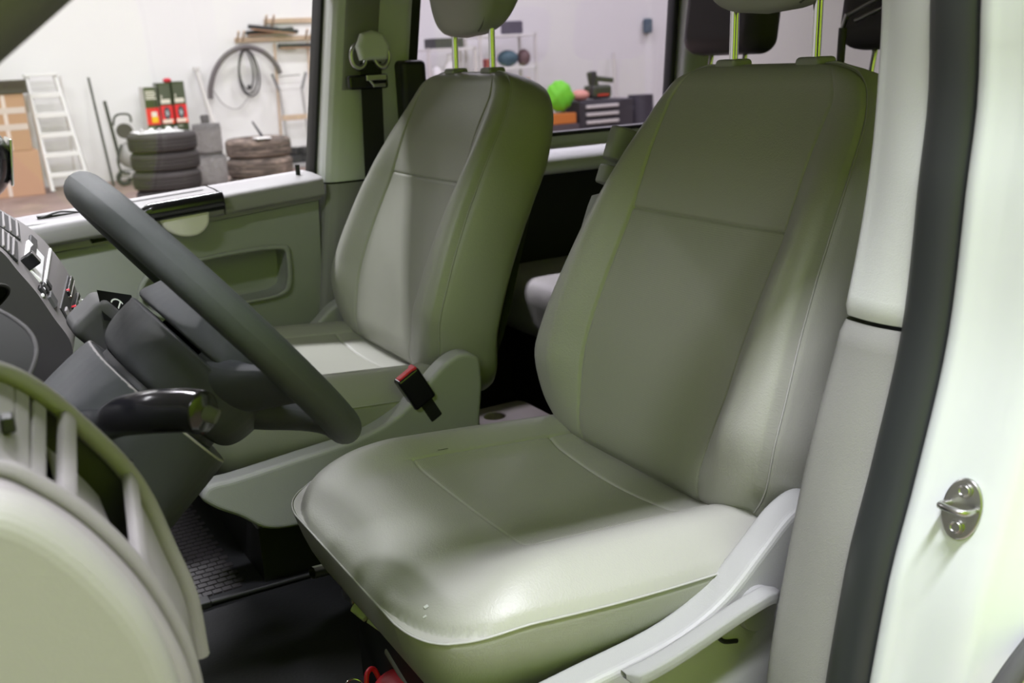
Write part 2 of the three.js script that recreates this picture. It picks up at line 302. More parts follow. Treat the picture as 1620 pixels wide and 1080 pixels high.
// ------------------------------------------------------------------ passenger B pillar with belt
{
  const lean = y => (y - 1.36) * 0.15;
  const prof = [[0.75, -2.22], [0.749, -2.14], [0.752, -2.122], [0.76, -2.112], [0.775, -2.107], [0.80, -2.106], [0.86, -2.108], [0.92, -2.11], [0.932, -2.116], [0.934, -2.13], [0.934, -2.2]];
  const sheet = (y0, y1, dz, dx) => gridGeo(lin(0, prof.length - 1, 40), lin(0, 1, 12), (i, v) => {
    const k = Math.min(prof.length - 2, Math.floor(i)), f = i - k, y = lerp(y0, y1, v);
    return [lerp(prof[k][0], prof[k + 1][0], f) + lean(y) + dx, y, lerp(prof[k][1], prof[k + 1][1], f) + dz];
  });
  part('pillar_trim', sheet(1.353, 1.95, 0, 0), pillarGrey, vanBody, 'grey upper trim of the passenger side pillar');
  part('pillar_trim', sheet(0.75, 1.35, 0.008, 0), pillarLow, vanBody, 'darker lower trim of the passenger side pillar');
  part('pillar_core', gridGeo([0, 1, 2, 3, 4], [0, 1], (i, v) => { const y = lerp(0.7, 1.97, v), c = [[0.755, -2.2], [0.96, -2.2], [0.96, -2.13], [0.755, -2.13], [0.755, -2.2]][i]; return [c[0] + lean(y), y, c[1]]; }), black, vanBody);
  // slot behind the belt height adjuster
  const adj = sheet(1.555, 1.80, 0.004, 0);
  part('adjuster_cover', gridGeo(lin(0, 1, 20), lin(0, 1, 16), (u, v) => { const y = lerp(1.545, 1.90, v), b = 0.012 * Math.sin(Math.PI * clamp(u)) ** 0.3; return [lerp(0.772, 0.855, u) + lean(y), y, -2.112 + b]; }), pillarLow, vanBody, 'raised belt adjuster cover');
  const belt = thing('seat_belt', 'black seat belt with round anchor cover on the passenger side pillar', 'seat belt', [0.86, 1.05, -2.08]);
  const strap = pts => { const w = 0.024; return gridGeo([0, 1, 2, 3, 4], lin(0, 1, 24), (i, v) => { const c = pts(v), s = [[-w, 0], [w, 0], [w, 0.0016], [-w, 0.0016], [-w, 0]][i]; return [c[0] + s[0], c[1], c[2] + s[1]]; }); };
  part('webbing', strap(v => [lerp(0.862, 0.842, v), lerp(1.60, 1.06, v), lerp(-2.078, -2.09, v)]), webbing, belt);
  const cov = new THREE.Shape(); [[-0.03, -0.028], [0.03, -0.028], [0.036, 0.0], [0.024, 0.026], [0, 0.032], [-0.024, 0.026], [-0.036, 0.0]].forEach((p, i) => i ? cov.lineTo(...p) : cov.moveTo(...p)); cov.closePath();
  part('anchor_cover', extrZ(cov, -2.075, -2.05, 0.009, 4).translate(0.862, 1.632, 0), pillarGrey, belt);
  for (const sx of [-1, 1]) part('anchor_ring', new THREE.TorusGeometry(0.021, 0.006, 10, 24).scale(0.8, 1.1, 1).translate(0.862 + sx * 0.026, 1.612, -2.078), steel, belt);
  part('guide_loop', box(0.805, 0.895, 1.545, 1.575, -2.09, -2.066, 0.006), blackGloss, belt);
  part('latch_tongue', merge([box(0.842, 0.888, 1.562, 1.574, -2.064, -2.058, 0.002), box(0.856, 0.885, 1.548, 1.556, -2.064, -2.059, 0.002), rod([0.858, 1.553, -2.061], [0.848, 1.566, -2.061], 0.003)]), steel, belt);
  // dark retractor tower behind the pillar
  single('belt_tower', box(0.93, 0.99, 0.9, 1.60, -2.15, -2.07, 0.012), black, 'black upright belt housing behind the grey passenger pillar', 'belt housing');
}
// ------------------------------------------------------------------ passenger door
{
  const d = thing('passenger_door', 'closed passenger door with grey panel, map pocket and clear window', 'car door', [0.35, 0.72, -2.15]);
  const rise = 0.036, Y0 = x => 1.334 + (x - 0.15) / 0.575 * rise;
  const hole = pts => { const h = new THREE.Path(); pts.forEach((p, i) => i ? h.lineTo(...p) : h.moveTo(...p)); h.closePath(); return h; };
  // skin with three openings
  const sh = poly([[-0.42, 0.74], [0.70, 0.74], [0.733, 1.318], [0.15, 1.272], [-0.42, 1.24]]);
  const pocket = smoothPts([[0.40, 1.115], [0.545, 1.123], [0.62, 1.128], [0.638, 1.14], [0.645, 1.20], [0.642, 1.219], [0.62, 1.224], [0.47, 1.22], [0.36, 1.2], [0.34, 1.15]], 5, true);
  sh.holes.push(hole(pocket));
  part('panel', extrZ(sh, -2.145, -2.12, 0.003), doorGrey, d);
  const fr = poly(pocket.map(([x, y]) => [0.5 + (x - 0.5) * 1.07, 1.17 + (y - 1.17) * 1.16])); fr.holes.push(hole(pocket));
  const po = part('pocket_frame', extrZ(fr, -2.13, -2.112, 0.004), doorGrey, d);
  part('pocket_liner', gridGeo(lin(0, 1, 60), lin(0, 1, 10), (u, v) => { const i = u * (pocket.length - 1), k = Math.min(pocket.length - 2, Math.floor(i)), f = i - k, x = lerp(pocket[k][0], pocket[k + 1][0], f), y = lerp(pocket[k][1], pocket[k + 1][1], f), r = v < 0.6 ? 1 : 1 - (v - 0.6) / 0.4, zz = -2.125 - 0.05 * Math.min(1, v / 0.6); return [0.49 + (x - 0.49) * r * (1 - 0.06 * v), 1.17 + (y - 1.17) * r * (1 - 0.1 * v), zz]; }), doorGrey, po);
  // dark upper strip with a small recess
  const st = poly([[-0.42, 1.243], [0.15, 1.274], [0.735, 1.319], [0.735, 1.345], [0.15, 1.335], [-0.42, 1.31]]);
  st.holes.push(hole([[0.243, 1.326], [0.385, 1.332], [0.385, 1.29], [0.262, 1.284]]), hole([[0.40, 1.33], [0.485, 1.334], [0.485, 1.306], [0.40, 1.298]]));
  const up = part('upper_strip', extrZ(st, -2.14, -2.108, 0.003), sillGrey, d, 'dark strip under the window sill');
  part('switch_recess', box(0.235, 0.39, 1.278, 1.335, -2.16, -2.135), black, up);
  part('recess_bar', box(0.262, 0.385, 1.292, 1.297, -2.135, -2.118, 0.002), sillGrey, up);
  // pale pull bowl under the handle
  const bw = poly(smoothPts([[0.385, 1.325], [0.40, 1.296], [0.43, 1.28], [0.462, 1.281], [0.482, 1.298], [0.488, 1.33]], 5));
  part('pull_cup', extrZ(bw, -2.125, -2.082, 0.006), M(0.75, 0.7, 0.7, { roughness: 0.5 }), d, 'pale pull cup below the black handle');
  // sill: flat top, rounded front edge, two lengths
  const prof = [[-2.225, -0.03], [-2.225, 0.004], [-2.16, 0.003], [-2.12, 0.0], [-2.102, -0.003], [-2.094, -0.008], [-2.09, -0.017], [-2.09, -0.036], [-2.095, -0.044], [-2.11, -0.046]];
  const sill = (xa, xb) => sweepX(prof.map(([z, y]) => [z, y + Y0(xa)]), xa, xb, Y0(xb) - Y0(xa), 6);
  part('window_sill', sill(-0.42, 0.518), sillGrey, d); part('window_sill', sill(0.522, 0.737), sillGrey, d);
  part('sill_vent', merge([box(0.175, 0.262, Y0(0.2) + 0.003, Y0(0.2) + 0.007, -2.165, -2.15, 0.001), tube([[0.18, Y0(0.18) + 0.004, -2.15], [0.215, Y0(0.2) + 0.012, -2.145], [0.25, Y0(0.2) + 0.008, -2.14]], 0.002, 16, 6)]), black, d);
  part('lock_pin', rod([0.705, Y0(0.705), -2.16], [0.705, Y0(0.705) + 0.025, -2.16], 0.005), black, d);
  // black glossy grip along the sill edge
  part('grip', gridGeo(lin(0, 1, 20), lin(0, 1, 30), (u, v) => {
    const a = u * Math.PI * 2, x = lerp(0.33, 0.517, v), e = sm(0, 0.25, v);
    return [x, Y0(x) - 0.013 + 0.019 * e * Math.sin(a), -2.086 + (0.004 + 0.012 * e) * Math.cos(a)];
  }), blackGloss, d, 'glossy black door grip');
  part('sill_slot', gridGeo([0, 1], [0, 1], (u, v) => [lerp(0.34, 0.50, u), Y0(lerp(0.34, 0.5, u)) + 0.0045, lerp(-2.175, -2.165, v)]), black, d);
  // window frame and glass
  part('frame_bar', gridGeo([0, 1, 2, 3, 4], [0, 1], (i, v) => { const c = [[0.738, -2.225], [0.75, -2.225], [0.75, -2.17], [0.738, -2.17], [0.738, -2.225]][i]; return [c[0] + v * 0.09, lerp(1.33, 1.93, v), c[1]]; }), black, d, 'black rear edge of the window frame');
  part('window_glass', gridGeo([0, 1], [0, 1], (u, v) => [u ? 0.735 + v * 0.09 : lerp(-0.42, 0.40, v), lerp(1.32, 1.93, v), -2.2]), glassClear, d);
  part('outer_skin', box(-0.45, 0.745, 0.5, 1.33, -2.285, -2.24), paint, d);
  part('door_core', box(-0.42, 0.735, 0.74, 1.24, -2.235, -2.185), carpet, d);
  // outside mirror
  const m = thing('side_mirror', 'black outside mirror beyond the passenger window', 'mirror', [0.08, 1.3, -2.5]);
  part('shell', new RoundedBoxGeometry(0.13, 0.13, 0.20, 6, 0.06).scale(0.8, 1.15, 1).rotateZ(-0.12).translate(0.116, 1.432, -2.5), blackGloss, m);
  part('mirror_glass', new RoundedBoxGeometry(0.006, 0.10, 0.15, 2, 0.003).rotateZ(-0.12).translate(0.167, 1.43, -2.5), chrome, m);
  part('arm', rod([0.1, 1.36, -2.42], [0.08, 1.32, -2.26], 0.025), blackGloss, m);
}

// ------------------------------------------------------------------ front seats
const A22 = Math.atan(0.404), SA = Math.sin(A22), CA = Math.cos(A22);
function cluster(list, seams, extra) {   // node list with rows crowded round the seams
  const s = new Set(list.map(x => +x.toFixed(5)));
  for (const q of seams) { for (const x of [...s]) if (Math.abs(x - q) < extra[extra.length - 1] * 1.2) s.delete(x); s.add(+q.toFixed(5)); for (const e of extra) { s.add(+(q - e).toFixed(5)); s.add(+(q + e).toFixed(5)); } }
  return [...s].sort((a, b) => a - b);
}
const groove = d => -0.0036 * Math.exp(-((d / 0.0019) ** 2)) - 0.0009 * Math.exp(-((d / 0.012) ** 2));
// loop round the border of a (u, v) grid
function border(us, vs) {
  const L = [];
  for (let j = 0; j < vs.length; j++) L.push([us[0], vs[j]]);
  for (let i = 1; i < us.length; i++) L.push([us[i], vs[vs.length - 1]]);
  for (let j = vs.length - 2; j >= 0; j--) L.push([us[us.length - 1], vs[j]]);
  for (let i = us.length - 2; i > 0; i--) L.push([us[i], vs[0]]);
  return L;
}
function band(loop, plane, toW, profile, close = true) {   // plane(u,v) -> [a,b,n]; profile(a,b) -> [[out, n], ...]
  const P = loop.map(([u, v]) => plane(u, v)), n = P.length, C = P.reduce((c, p) => [c[0] + p[0] / n, c[1] + p[1] / n], [0, 0]);
  const O = P.map((p, i) => { const q = P[(i + 1) % n], r = P[(i + n - 1) % n]; let t = [q[0] - r[0], q[1] - r[1]]; let o = [t[1], -t[0]]; const l = Math.hypot(...o) || 1; o = [o[0] / l, o[1] / l]; if (o[0] * (p[0] - C[0]) + o[1] * (p[1] - C[1]) < 0) o = [-o[0], -o[1]]; return o; });
  // soften outward directions
  for (let k = 0; k < 6; k++) { const Q = O.map((o, i) => { const a = O[(i + 1) % n], b = O[(i + n - 1) % n], s = [o[0] * 2 + a[0] + b[0], o[1] * 2 + a[1] + b[1]], l = Math.hypot(...s) || 1; return [s[0] / l, s[1] / l]; }); Q.forEach((q, i) => O[i] = q); }
  const m = profile(P[0][0], P[0][1]).length;
  let len = 0; const acc = P.map((p, i) => { if (i) len += Math.hypot(p[0] - P[i - 1][0], p[1] - P[i - 1][1]); return len; });
  const is = lin(0, n, n);
  return gridGeo(is, lin(0, m - 1, m - 1), (i, j) => { const k = Math.round(i) % n, p = P[k], q = profile(p[0], p[1])[Math.round(j)]; return toW(p[0] + O[k][0] * q[0], p[1] + O[k][1] * q[0], p[2] + q[1]); }, (i, j) => [acc[Math.round(i) % n], j * 0.02]);
}
const SEAT = {};
{
  // ---- backrest sheet: w across, s up the back, n out of the front
  const S = 0.566, SM = 0.348, US = 0.6;
  const hw = table([[0, 0.188], [0.02, 0.212], [0.06, 0.236], [0.12, 0.247], [0.25, 0.234], [0.38, 0.216], [0.46, 0.201], [0.505, 0.189], [0.535, 0.174], [0.552, 0.157], [0.561, 0.138], [0.566, 0.112]]);
  const ws = s => 0.150 - 0.022 * sm(0.16, 0.0, s);
  const us = cluster([...lin(-1, -US, 26), ...lin(-US, US, 40), ...lin(US, 1, 26)], [-US, US], [0.005, 0.010, 0.018, 0.03]);
  const vs = cluster([...lin(0, 0.06, 8), ...lin(0.06, 0.5, 46), ...lin(0.5, 0.566, 24)].map(x => Math.min(x, S)), [SM], [0.001, 0.002, 0.004, 0.007]);
  const wOf = (u, s) => { const a = Math.abs(u), h = hw(s), p = Math.min(ws(s), h * 0.8); return Math.sign(u) * (a <= US ? a / US * p : p + (a - US) / (1 - US) * (h - p)); };
  const nOf = (u, s) => {
    const w = wOf(u, s), a = Math.abs(w), h = hw(s), p = Math.min(ws(s), h * 0.8);
    const spine = 0.012 * Math.sin(clamp(s / 0.33) * Math.PI) - 0.012 * sm(0.42, 0.56, s);
    const amp = 0.034 * sm(0.0, 0.12, s) * (1 - 0.8 * sm(0.30, 0.5, s));
    const b = amp * sm(p - 0.012, p + 0.05, a);
    const hollow = -0.010 * (1 - (a / 0.15) ** 2) * (a < 0.15 ? 1 : 0) * sm(0.5, 0.3, s);
    const de = (h - a), R = 0.036, qx = clamp(1 - de / R), qy = clamp(1 - (S - s) / 0.035), qb = clamp(1 - s / 0.05), q = Math.min(1, Math.hypot(qx, Math.max(qy, qb)));
    const roll = -0.026 * (1 - Math.sqrt(1 - q * q));
    let g = groove(a - p) * sm(0.566, 0.5, s) * (a > p - 0.03 ? 1 : 1); if (a <= p) g += groove(s - SM) * 0.8;
    return spine + b + hollow + roll + g;
  };
  const X0 = 0.74, YB = 1.06;
  const toW = (w, s, n) => [X0 + s * SA - n * CA, YB + s * CA + n * SA, w];
  const plane = (u, s) => [wOf(u, s), s, nOf(u, s)];
  const sheet = gridGeo(us, vs, (u, s) => toW(...plane(u, s)), (u, s) => [wOf(u, s), s]);
  const iL = us.indexOf(-US), iR = us.indexOf(US), jS = vs.indexOf(+SM.toFixed(5)), I = us.length - 1, J = vs.length - 1;
  SEAT.insert = sliceGrid(sheet, iL, iR, 0, jS); SEAT.shoulder = sliceGrid(sheet, iL, iR, jS, J);
  SEAT.bolL = sliceGrid(sheet, 0, iL, 0, J); SEAT.bolR = sliceGrid(sheet, iR, I, 0, J);
  const D = s => 0.118 - 0.03 * sm(0.40, 0.566, s) + 0.006 * sm(0.2, 0, s);
  const loop = border(us, vs);
  const depth = (a, s) => { const d = D(s), k = 0.55 + 0.45 * sm(0.15, 0.35, s) - 0.65 * sm(0.5, 0.563, s); return [[0, 0], [0.004, -0.002], [0.009, -0.008], [0.015, -0.022], [0.021, -0.042], [0.023, -d * 0.6], [0.02, -d * 0.8], [0.012, -d * 0.94], [0.002, -d], [-0.02, -d - 0.004]].map(([o, n]) => [o > 0 ? o * k : o, n]); };
  SEAT.side = band(loop, plane, toW, depth);
  SEAT.back = gridGeo(lin(-1, 1, 20), lin(0.012, S - 0.012, 24), (u, s) => toW(u * (hw(s) - 0.016), s, -D(s) - 0.006));
  const pipeLoop = loop.filter(([u, s]) => s > 0.015).map(([u, s]) => plane(u, s)); // starts at low left, runs over the top, ends low right
  SEAT.backPipe = new THREE.TubeGeometry(new THREE.CatmullRomCurve3(pipeLoop.filter((_, i) => i % 2 === 0).map(p => V(...toW(p[0] * 1.004, p[1] + (p[1] > 0.56 ? 0.001 : 0), p[2])))), 260, 0.0013, 6);
  SEAT.toW = toW;

  // ---- cushion sheet: X back, w across, y up
  const F = 0.335, B = 0.815, Q1 = 0.50, Q2 = 0.715, UC = 0.58;
  const hc = table([[F, 0.155], [F + 0.004, 0.18], [F + 0.015, 0.206], [F + 0.035, 0.227], [F + 0.07, 0.244], [0.46, 0.254], [0.56, 0.258], [0.68, 0.254], [0.76, 0.246], [B, 0.225]]);
  const wc = (u, x) => { const a = Math.abs(u), h = hc(x), p = Math.min(0.152, h * 0.8); return Math.sign(u) * (a <= UC ? a / UC * p : p + (a - UC) / (1 - UC) * (h - p)); };
  const xs = cluster([...lin(F, F + 0.08, 26), ...lin(F + 0.08, B, 50)], [Q1, Q2], [0.001, 0.002, 0.004, 0.007]);
  const uc = cluster([...lin(-1, -UC, 24), ...lin(-UC, UC, 40), ...lin(UC, 1, 24)], [-UC, UC], [0.005, 0.010, 0.018, 0.03]);
  const yc = (u, x) => {
    const w = wc(u, x), a = Math.abs(w), h = hc(x), p = Math.min(0.152, h * 0.8);
    const base = 1.086 - 0.085 * (x - 0.42) - 0.02 * sm(0.45, 0.33, x);
    const bol = 0.020 * sm(p - 0.03, p + 0.045, a) * (1 - 0.9 * sm(p + 0.05, h, a)) * sm(0.36, 0.5, x);
    const dip = -0.012 * Math.cos(Math.min(1, a / 0.15) * Math.PI / 2) * sm(0.45, 0.6, x);
    const qx = clamp(1 - (x - F) / 0.085), qw = clamp(1 - (h - a) / 0.062), q = Math.min(1, Math.hypot(qx, qw));
    const roll = -0.026 * (1 - Math.sqrt(1 - q * q * 0.998));
    let g = 0; if (x > Q1 - 0.02) g += groove(a - p) * 0.7 * sm(Q1 - 0.015, Q1 + 0.01, x); if (a <= p * 1.0) g += 0.6 * groove(x - Q1) + 0.8 * groove(x - Q2);
    return base + bol + dip + roll + g;
  };
  const toC = (w, x, n) => [x, n, w], planeC = (u, x) => [wc(u, x), x, yc(u, x)];
  const top = gridGeo(uc, xs, (u, x) => toC(...planeC(u, x)), (u, x) => [wc(u, x), x]);
  const a = uc.indexOf(-UC), b = uc.indexOf(UC), k1 = xs.indexOf(Q1), k2 = xs.indexOf(Q2), e = uc.length - 1, z = xs.length - 1;
  SEAT.cFront = sliceGrid(top, 0, e, 0, k1); SEAT.cInsert = sliceGrid(top, a, b, k1, k2); SEAT.cRear = sliceGrid(top, a, b, k2, z);
  SEAT.cL = sliceGrid(top, 0, a, k1, z); SEAT.cR = sliceGrid(top, b, e, k1, z);
  const loopC = border(uc, xs);
  SEAT.skirt = band(loopC, planeC, toC, () => [[0, 0], [0.001, -0.003], [0.0005, -0.01], [-0.005, -0.03], [-0.014, -0.055], [-0.026, -0.08], [-0.037, -0.1], [-0.05, -0.112]]);
  const pc = []; for (let j = xs.length - 6; j >= 0; j--) pc.push(planeC(-1, xs[j])); for (let i = 1; i < uc.length; i += 2) pc.push(planeC(uc[i], F)); for (let j = 1; j < xs.length - 5; j++) pc.push(planeC(1, xs[j]));
  SEAT.patch = (u0, u1, x0, x1, up) => gridGeo(lin(u0, u1, 4), lin(x0, x1, 4), (u, x) => { const p = planeC(u, x); return [p[1], p[2] + up, p[0]]; });
  SEAT.cPipe = new THREE.TubeGeometry(new THREE.CatmullRomCurve3(pc.map(p => V(p[1], p[2] - 0.0005, p[0] * 1.006)).map(v => { v.x -= v.x < F + 0.03 ? 0.0015 : 0; return v; })), 300, 0.0014, 6);
  // ---- headrest: bottom narrower than the top, flat front
  const hr = (grow = 0) => gridGeo(lin(0, 1, 64), lin(0, 1, 40), (u, v) => {
    const t = u * Math.PI * 2, c = Math.cos(t), s = Math.sin(t), qe = 0.5;
    const cap = Math.sqrt(Math.max(0, 1 - Math.abs(2 * v - 1) ** 5)), hwid = lerp(0.105, 0.135, sm(0, 0.75, v)) * cap, hd = lerp(0.036, 0.054, sm(0, 0.6, v)) * cap;
    const w = Math.sign(c) * Math.abs(c) ** qe * (hwid + grow), n = Math.sign(s) * Math.abs(s) ** qe * (hd + grow);
    const y = 1.635 + 0.175 * v; return [0.992 + (y - 1.635) * 0.16 - n - 0.012 * (1 - (w / 0.14) ** 2), y, w];
  });
  SEAT.head = hr();
  const seamPts = s => lin(0.06, 0.97, 24).map(v => { const cap = Math.sqrt(1 - Math.abs(2 * v - 1) ** 5), hwid = lerp(0.105, 0.135, sm(0, 0.75, v)) * cap, hd = lerp(0.036, 0.054, sm(0, 0.6, v)) * cap, y = 1.635 + 0.175 * v, w = hwid * 0.84 ** 0.5 * s; return [0.992 + (y - 1.635) * 0.16 - hd * 0.4 ** 0.5 * 1.02 - 0.012 * (1 - (w / 0.14) ** 2), y, w * 1.01]; });
  SEAT.headSeam = [tube(seamPts(-1), 0.0018, 40, 6), tube(seamPts(1), 0.0018, 40, 6)];
  // ---- side trim outline, with a raised tail beside the backrest
  SEAT.trim = poly(smoothPts([[0.322, 0.966], [0.332, 0.983], [0.375, 0.986], [0.48, 0.995], [0.60, 1.008], [0.66, 1.031], [0.71, 1.069], [0.755, 1.103], [0.79, 1.112], [0.815, 1.098], [0.82, 1.06], [0.812, 0.99], [0.80, 0.90], [0.60, 0.885], [0.47, 0.878], [0.415, 0.888], [0.375, 0.92], [0.338, 0.946]], 6, true));
  SEAT.trimEdge = [[0.315, 1.004], [0.375, 1.006], [0.48, 1.018], [0.60, 1.028], [0.66, 1.045], [0.71, 1.073], [0.755, 1.101], [0.79, 1.110]];
}
function frontSeat(label, zc, dx, side) {   // side +1: door on the +z side
  const t = thing('front_seat', label, 'car seat', [0.6 + dx, FY, zc], 'front seats');
  const P = (n, g, m, parent = t, l) => { const c = g.clone(); c.translate(-0.6, -FY, 0); const o = shade(new THREE.Mesh(c, m)); o.name = n; if (l) o.userData.label = l; parent.add(o); return o; };
  const br = P('backrest_side', SEAT.side, leather); P('backrest_rear', SEAT.back, darkGrey, br);
  P('backrest_insert', SEAT.insert, leatherPerf, br, 'perforated centre panel of the backrest'); P('shoulder_panel', SEAT.shoulder, leather, br); P('backrest_bolster', SEAT.bolL, leather, br); P('backrest_bolster', SEAT.bolR, leather, br); P('backrest_piping', SEAT.backPipe, piping, br);
  const cu = P('cushion_skirt', SEAT.skirt, leather); P('cushion_front', SEAT.cFront, leather, cu); P('cushion_insert', SEAT.cInsert, leatherPerf, cu); P('cushion_rear', SEAT.cRear, leather, cu); P('cushion_bolster', SEAT.cL, leather, cu); P('cushion_bolster', SEAT.cR, leather, cu); P('cushion_piping', SEAT.cPipe, piping, cu);
  const h = P('headrest', SEAT.head, leather); for (const g of SEAT.headSeam) P('headrest_seam', g, darkGrey, h);
  for (const w of [-0.075, 0.075]) {
    P('headrest_post', rod([0.989, 1.555, w], [0.992, 1.66, w], 0.0062), chrome, h);
    P('post_guide', box(0.972, 1.008, 1.562, 1.580, w - 0.02, w + 0.02, 0.006), trimGrey, h);
  }
  for (const s of side > 0 ? [1] : [-1, 1]) {
    const tr = P('side_trim', extrZ(SEAT.trim, s > 0 ? 0.248 : -0.288, s > 0 ? 0.288 : -0.248, 0.008, 4), trimGrey);
    if (s === side) {
      // long height lever standing proud of the trim
      const lv = gridGeo(lin(0, 1, 20), lin(0, 1, 40), (u, v) => {
        const a = u * Math.PI * 2, c = Math.cos(a), q = Math.sin(a), x = lerp(0.515, 0.725, v), e = Math.min(1, Math.sqrt(Math.min(1, (1 - v) / 0.1)), Math.sqrt(Math.min(1, v / 0.02 + 0.2)));
        return [x, 1.0 + 0.034 * sm(0, 1, v) - 0.008 * sm(0.85, 1, v) + Math.sign(q) * Math.abs(q) ** 0.4 * 0.0075 * e, s * (0.293 + 0.024 * e * (0.2 + 0.8 * (Math.sign(c) * Math.abs(c) ** 0.4 + 1) / 2) * 1.1)];
      });
      P('height_lever', lv, trimGrey, tr);
      P('lever_pivot', new THREE.CylinderGeometry(0.024, 0.026, 0.012, 28).rotateX(Math.PI / 2).translate(0.70, 1.008, s * 0.292), trimGrey, tr);
      P('slot', tube([[0.645, 0.995, s * 0.2885], [0.655, 0.982, s * 0.2885], [0.675, 0.975, s * 0.2885]], 0.0028, 14, 6), black, tr);
    }
    if (s === side) // recline wheel low on the backrest side
    P('recline_wheel', new THREE.CylinderGeometry(0.04, 0.042, 0.026, 36).rotateX(Math.PI / 2).translate(0.862, 1.185, s * 0.266), trimGrey, br);
  }
  const ped = P('pedestal', merge([box(0.42, 0.80, FY, 0.87, -0.21, 0.21), box(0.43, 0.84, 0.87, 0.93, -0.2, 0.2)]), black);
  for (const w of [-0.22, 0.22]) P('slide_rail', box(0.41, 0.86, 0.868, 0.892, w - 0.018, w + 0.018, 0.004), steel, ped);
  return t;
}
const driverSeat = frontSeat('grey leather driver seat nearest the open door, largest seat in view', -1.02, 0, 1);
const passengerSeat = frontSeat('grey leather passenger seat beside the far door, red belt buckle on its side', -1.78, -0.04, -1);
{
  // worn spots on the driver cushion: a short crack and two pale scuffs
  const spot = (n, g, m) => part(n, g.translate(0, 0, -1.02), m, driverSeat);
  spot('crack', SEAT.patch(-0.606, -0.603, 0.540, 0.556, 0.0012), black);
  spot('scuff_mark', SEAT.patch(0.705, 0.73, 0.360, 0.364, 0.0012), pillarGrey); spot('scuff_mark', SEAT.patch(0.772, 0.785, 0.355, 0.358, 0.0012), pillarGrey);
  // seat-slide handle under the driver cushion
  part('slide_handle', tube([[0.44, 0.905, -1.265], [0.40, 0.91, -1.268], [0.372, 0.915, -1.262]], 0.009, 20, 10), steel, driverSeat, 'steel slide handle below the cushion');
  // folded-up armrest on the inner side of the driver backrest
  const arm = (s0, s1, r) => gridGeo(lin(0, 1, 28), lin(0, 1, 14), (u, v) => {
    const a = u * Math.PI * 2, c = Math.cos(a), q = Math.sin(a), cap = Math.min(1, Math.sqrt(Math.max(0, 1 - Math.abs(2 * v - 1) ** 14)));
    const p = SEAT.toW(Math.sign(c) * Math.abs(c) ** 0.6 * r * cap * 0.7, lerp(s0, s1, v), -0.052 + Math.sign(q) * Math.abs(q) ** 0.6 * 0.03 * cap); return [p[0], p[1], p[2] - 1.02 - 0.283];
  });
  const ar = part('armrest', arm(0.14, 0.375, 0.026), trimGrey, driverSeat, 'folded-up armrest beside the backrest');
  part('armrest_collar', arm(0.378, 0.412, 0.0255), trimGrey, ar); part('armrest_cap', arm(0.415, 0.475, 0.025), trimGrey, ar);
  part('armrest_pivot', new THREE.CylinderGeometry(0.034, 0.036, 0.045, 32).rotateX(Math.PI / 2).translate(0.845, 1.20, -1.30), pillarGrey, driverSeat, 'round armrest pivot');
  part('belt_tab', gridGeo([0, 1, 2], [0, 1], (i, v) => { const c = [[0.80, 1.045], [0.815, 1.045], [0.822, 1.085]][i]; return [c[0] + v * 0.004, c[1], -1.285 - v * 0.01]; }), pillarGrey, driverSeat);
  // passenger buckle
  const bk = new RoundedBoxGeometry(0.044, 0.064, 0.024, 3, 0.005); bk.rotateZ(0.5); bk.translate(0.652, 1.068, -1.497);
  const b = part('belt_buckle', bk, blackGloss, passengerSeat, 'black belt buckle with red release button');
  const rb = merge([new RoundedBoxGeometry(0.034, 0.006, 0.014, 2, 0.002).translate(0, 0.032, 0.002), new RoundedBoxGeometry(0.008, 0.006, 0.02, 2, 0.002).translate(0.016, 0.032, 0)]); rb.rotateZ(0.5); rb.translate(0.652, 1.068, -1.497);
  part('release_button', rb, redPlastic, b, 'red release button');
  const stem = new RoundedBoxGeometry(0.026, 0.05, 0.012, 2, 0.004); stem.rotateZ(0.5); stem.translate(0.676, 1.028, -1.497); part('buckle_stem', stem, black, b);
}
// cable with pale connectors under the driver seat
{
  const c = thing('seat_cable', 'thin wire with two pale plug connectors under the driver seat', 'cable', [0.42, 0.78, -1.13]);
  part('wire', tube([[0.455, 0.86, -1.06], [0.44, 0.85, -1.08], [0.425, 0.87, -1.10], [0.415, 0.885, -1.12]], 0.0016, 24, 6), steel, c);
  part('plug', rod([0.415, 0.885, -1.12], [0.405, 0.895, -1.135], 0.006, 0.007), pillarGrey, c);
  part('plug', rod([0.403, 0.897, -1.138], [0.393, 0.907, -1.156], 0.0085, 0.0085), pillarGrey, c);
}

// ------------------------------------------------------------------ steering wheel and column
const WC = [0.235, 1.36, -1.025], WN = V(0.79, 0.613, 0).normalize(), WE = V(0.613, -0.79, 0).normalize();
const wp = (ax, e, z) => [WC[0] + WN.x * ax + WE.x * e, WC[1] + WN.y * ax + WE.y * e, WC[2] + z];   // axial, down the wheel plane, across
const ringSect = (pts, us = lin(0, 1, 48), pw = 1) => gridGeo(us, lin(0, pts.length - 1, (pts.length - 1) * 6), (u, j) => {   // lofted tube round the axis: [ax, re, rz, e0]
  const k = Math.min(pts.length - 2, Math.floor(j)), f = j - k, cat = i => { const p1 = pts[k][i], p2 = pts[k + 1][i], p0 = k ? pts[k - 1][i] : 2 * p1 - p2, p3 = k + 2 < pts.length ? pts[k + 2][i] : 2 * p2 - p1; return 0.5 * (2 * p1 + (p2 - p0) * f + (2 * p0 - 5 * p1 + 4 * p2 - p3) * f * f + (3 * p1 - p0 - 3 * p2 + p3) * f ** 3); }, q = pts[k].map((_, i) => cat(i)), a = u * Math.PI * 2, c = Math.cos(a), s = Math.sin(a);
  return wp(q[0], q[3] + Math.sign(c) * Math.abs(c) ** pw * q[1], Math.sign(s) * Math.abs(s) ** pw * q[2]);
});
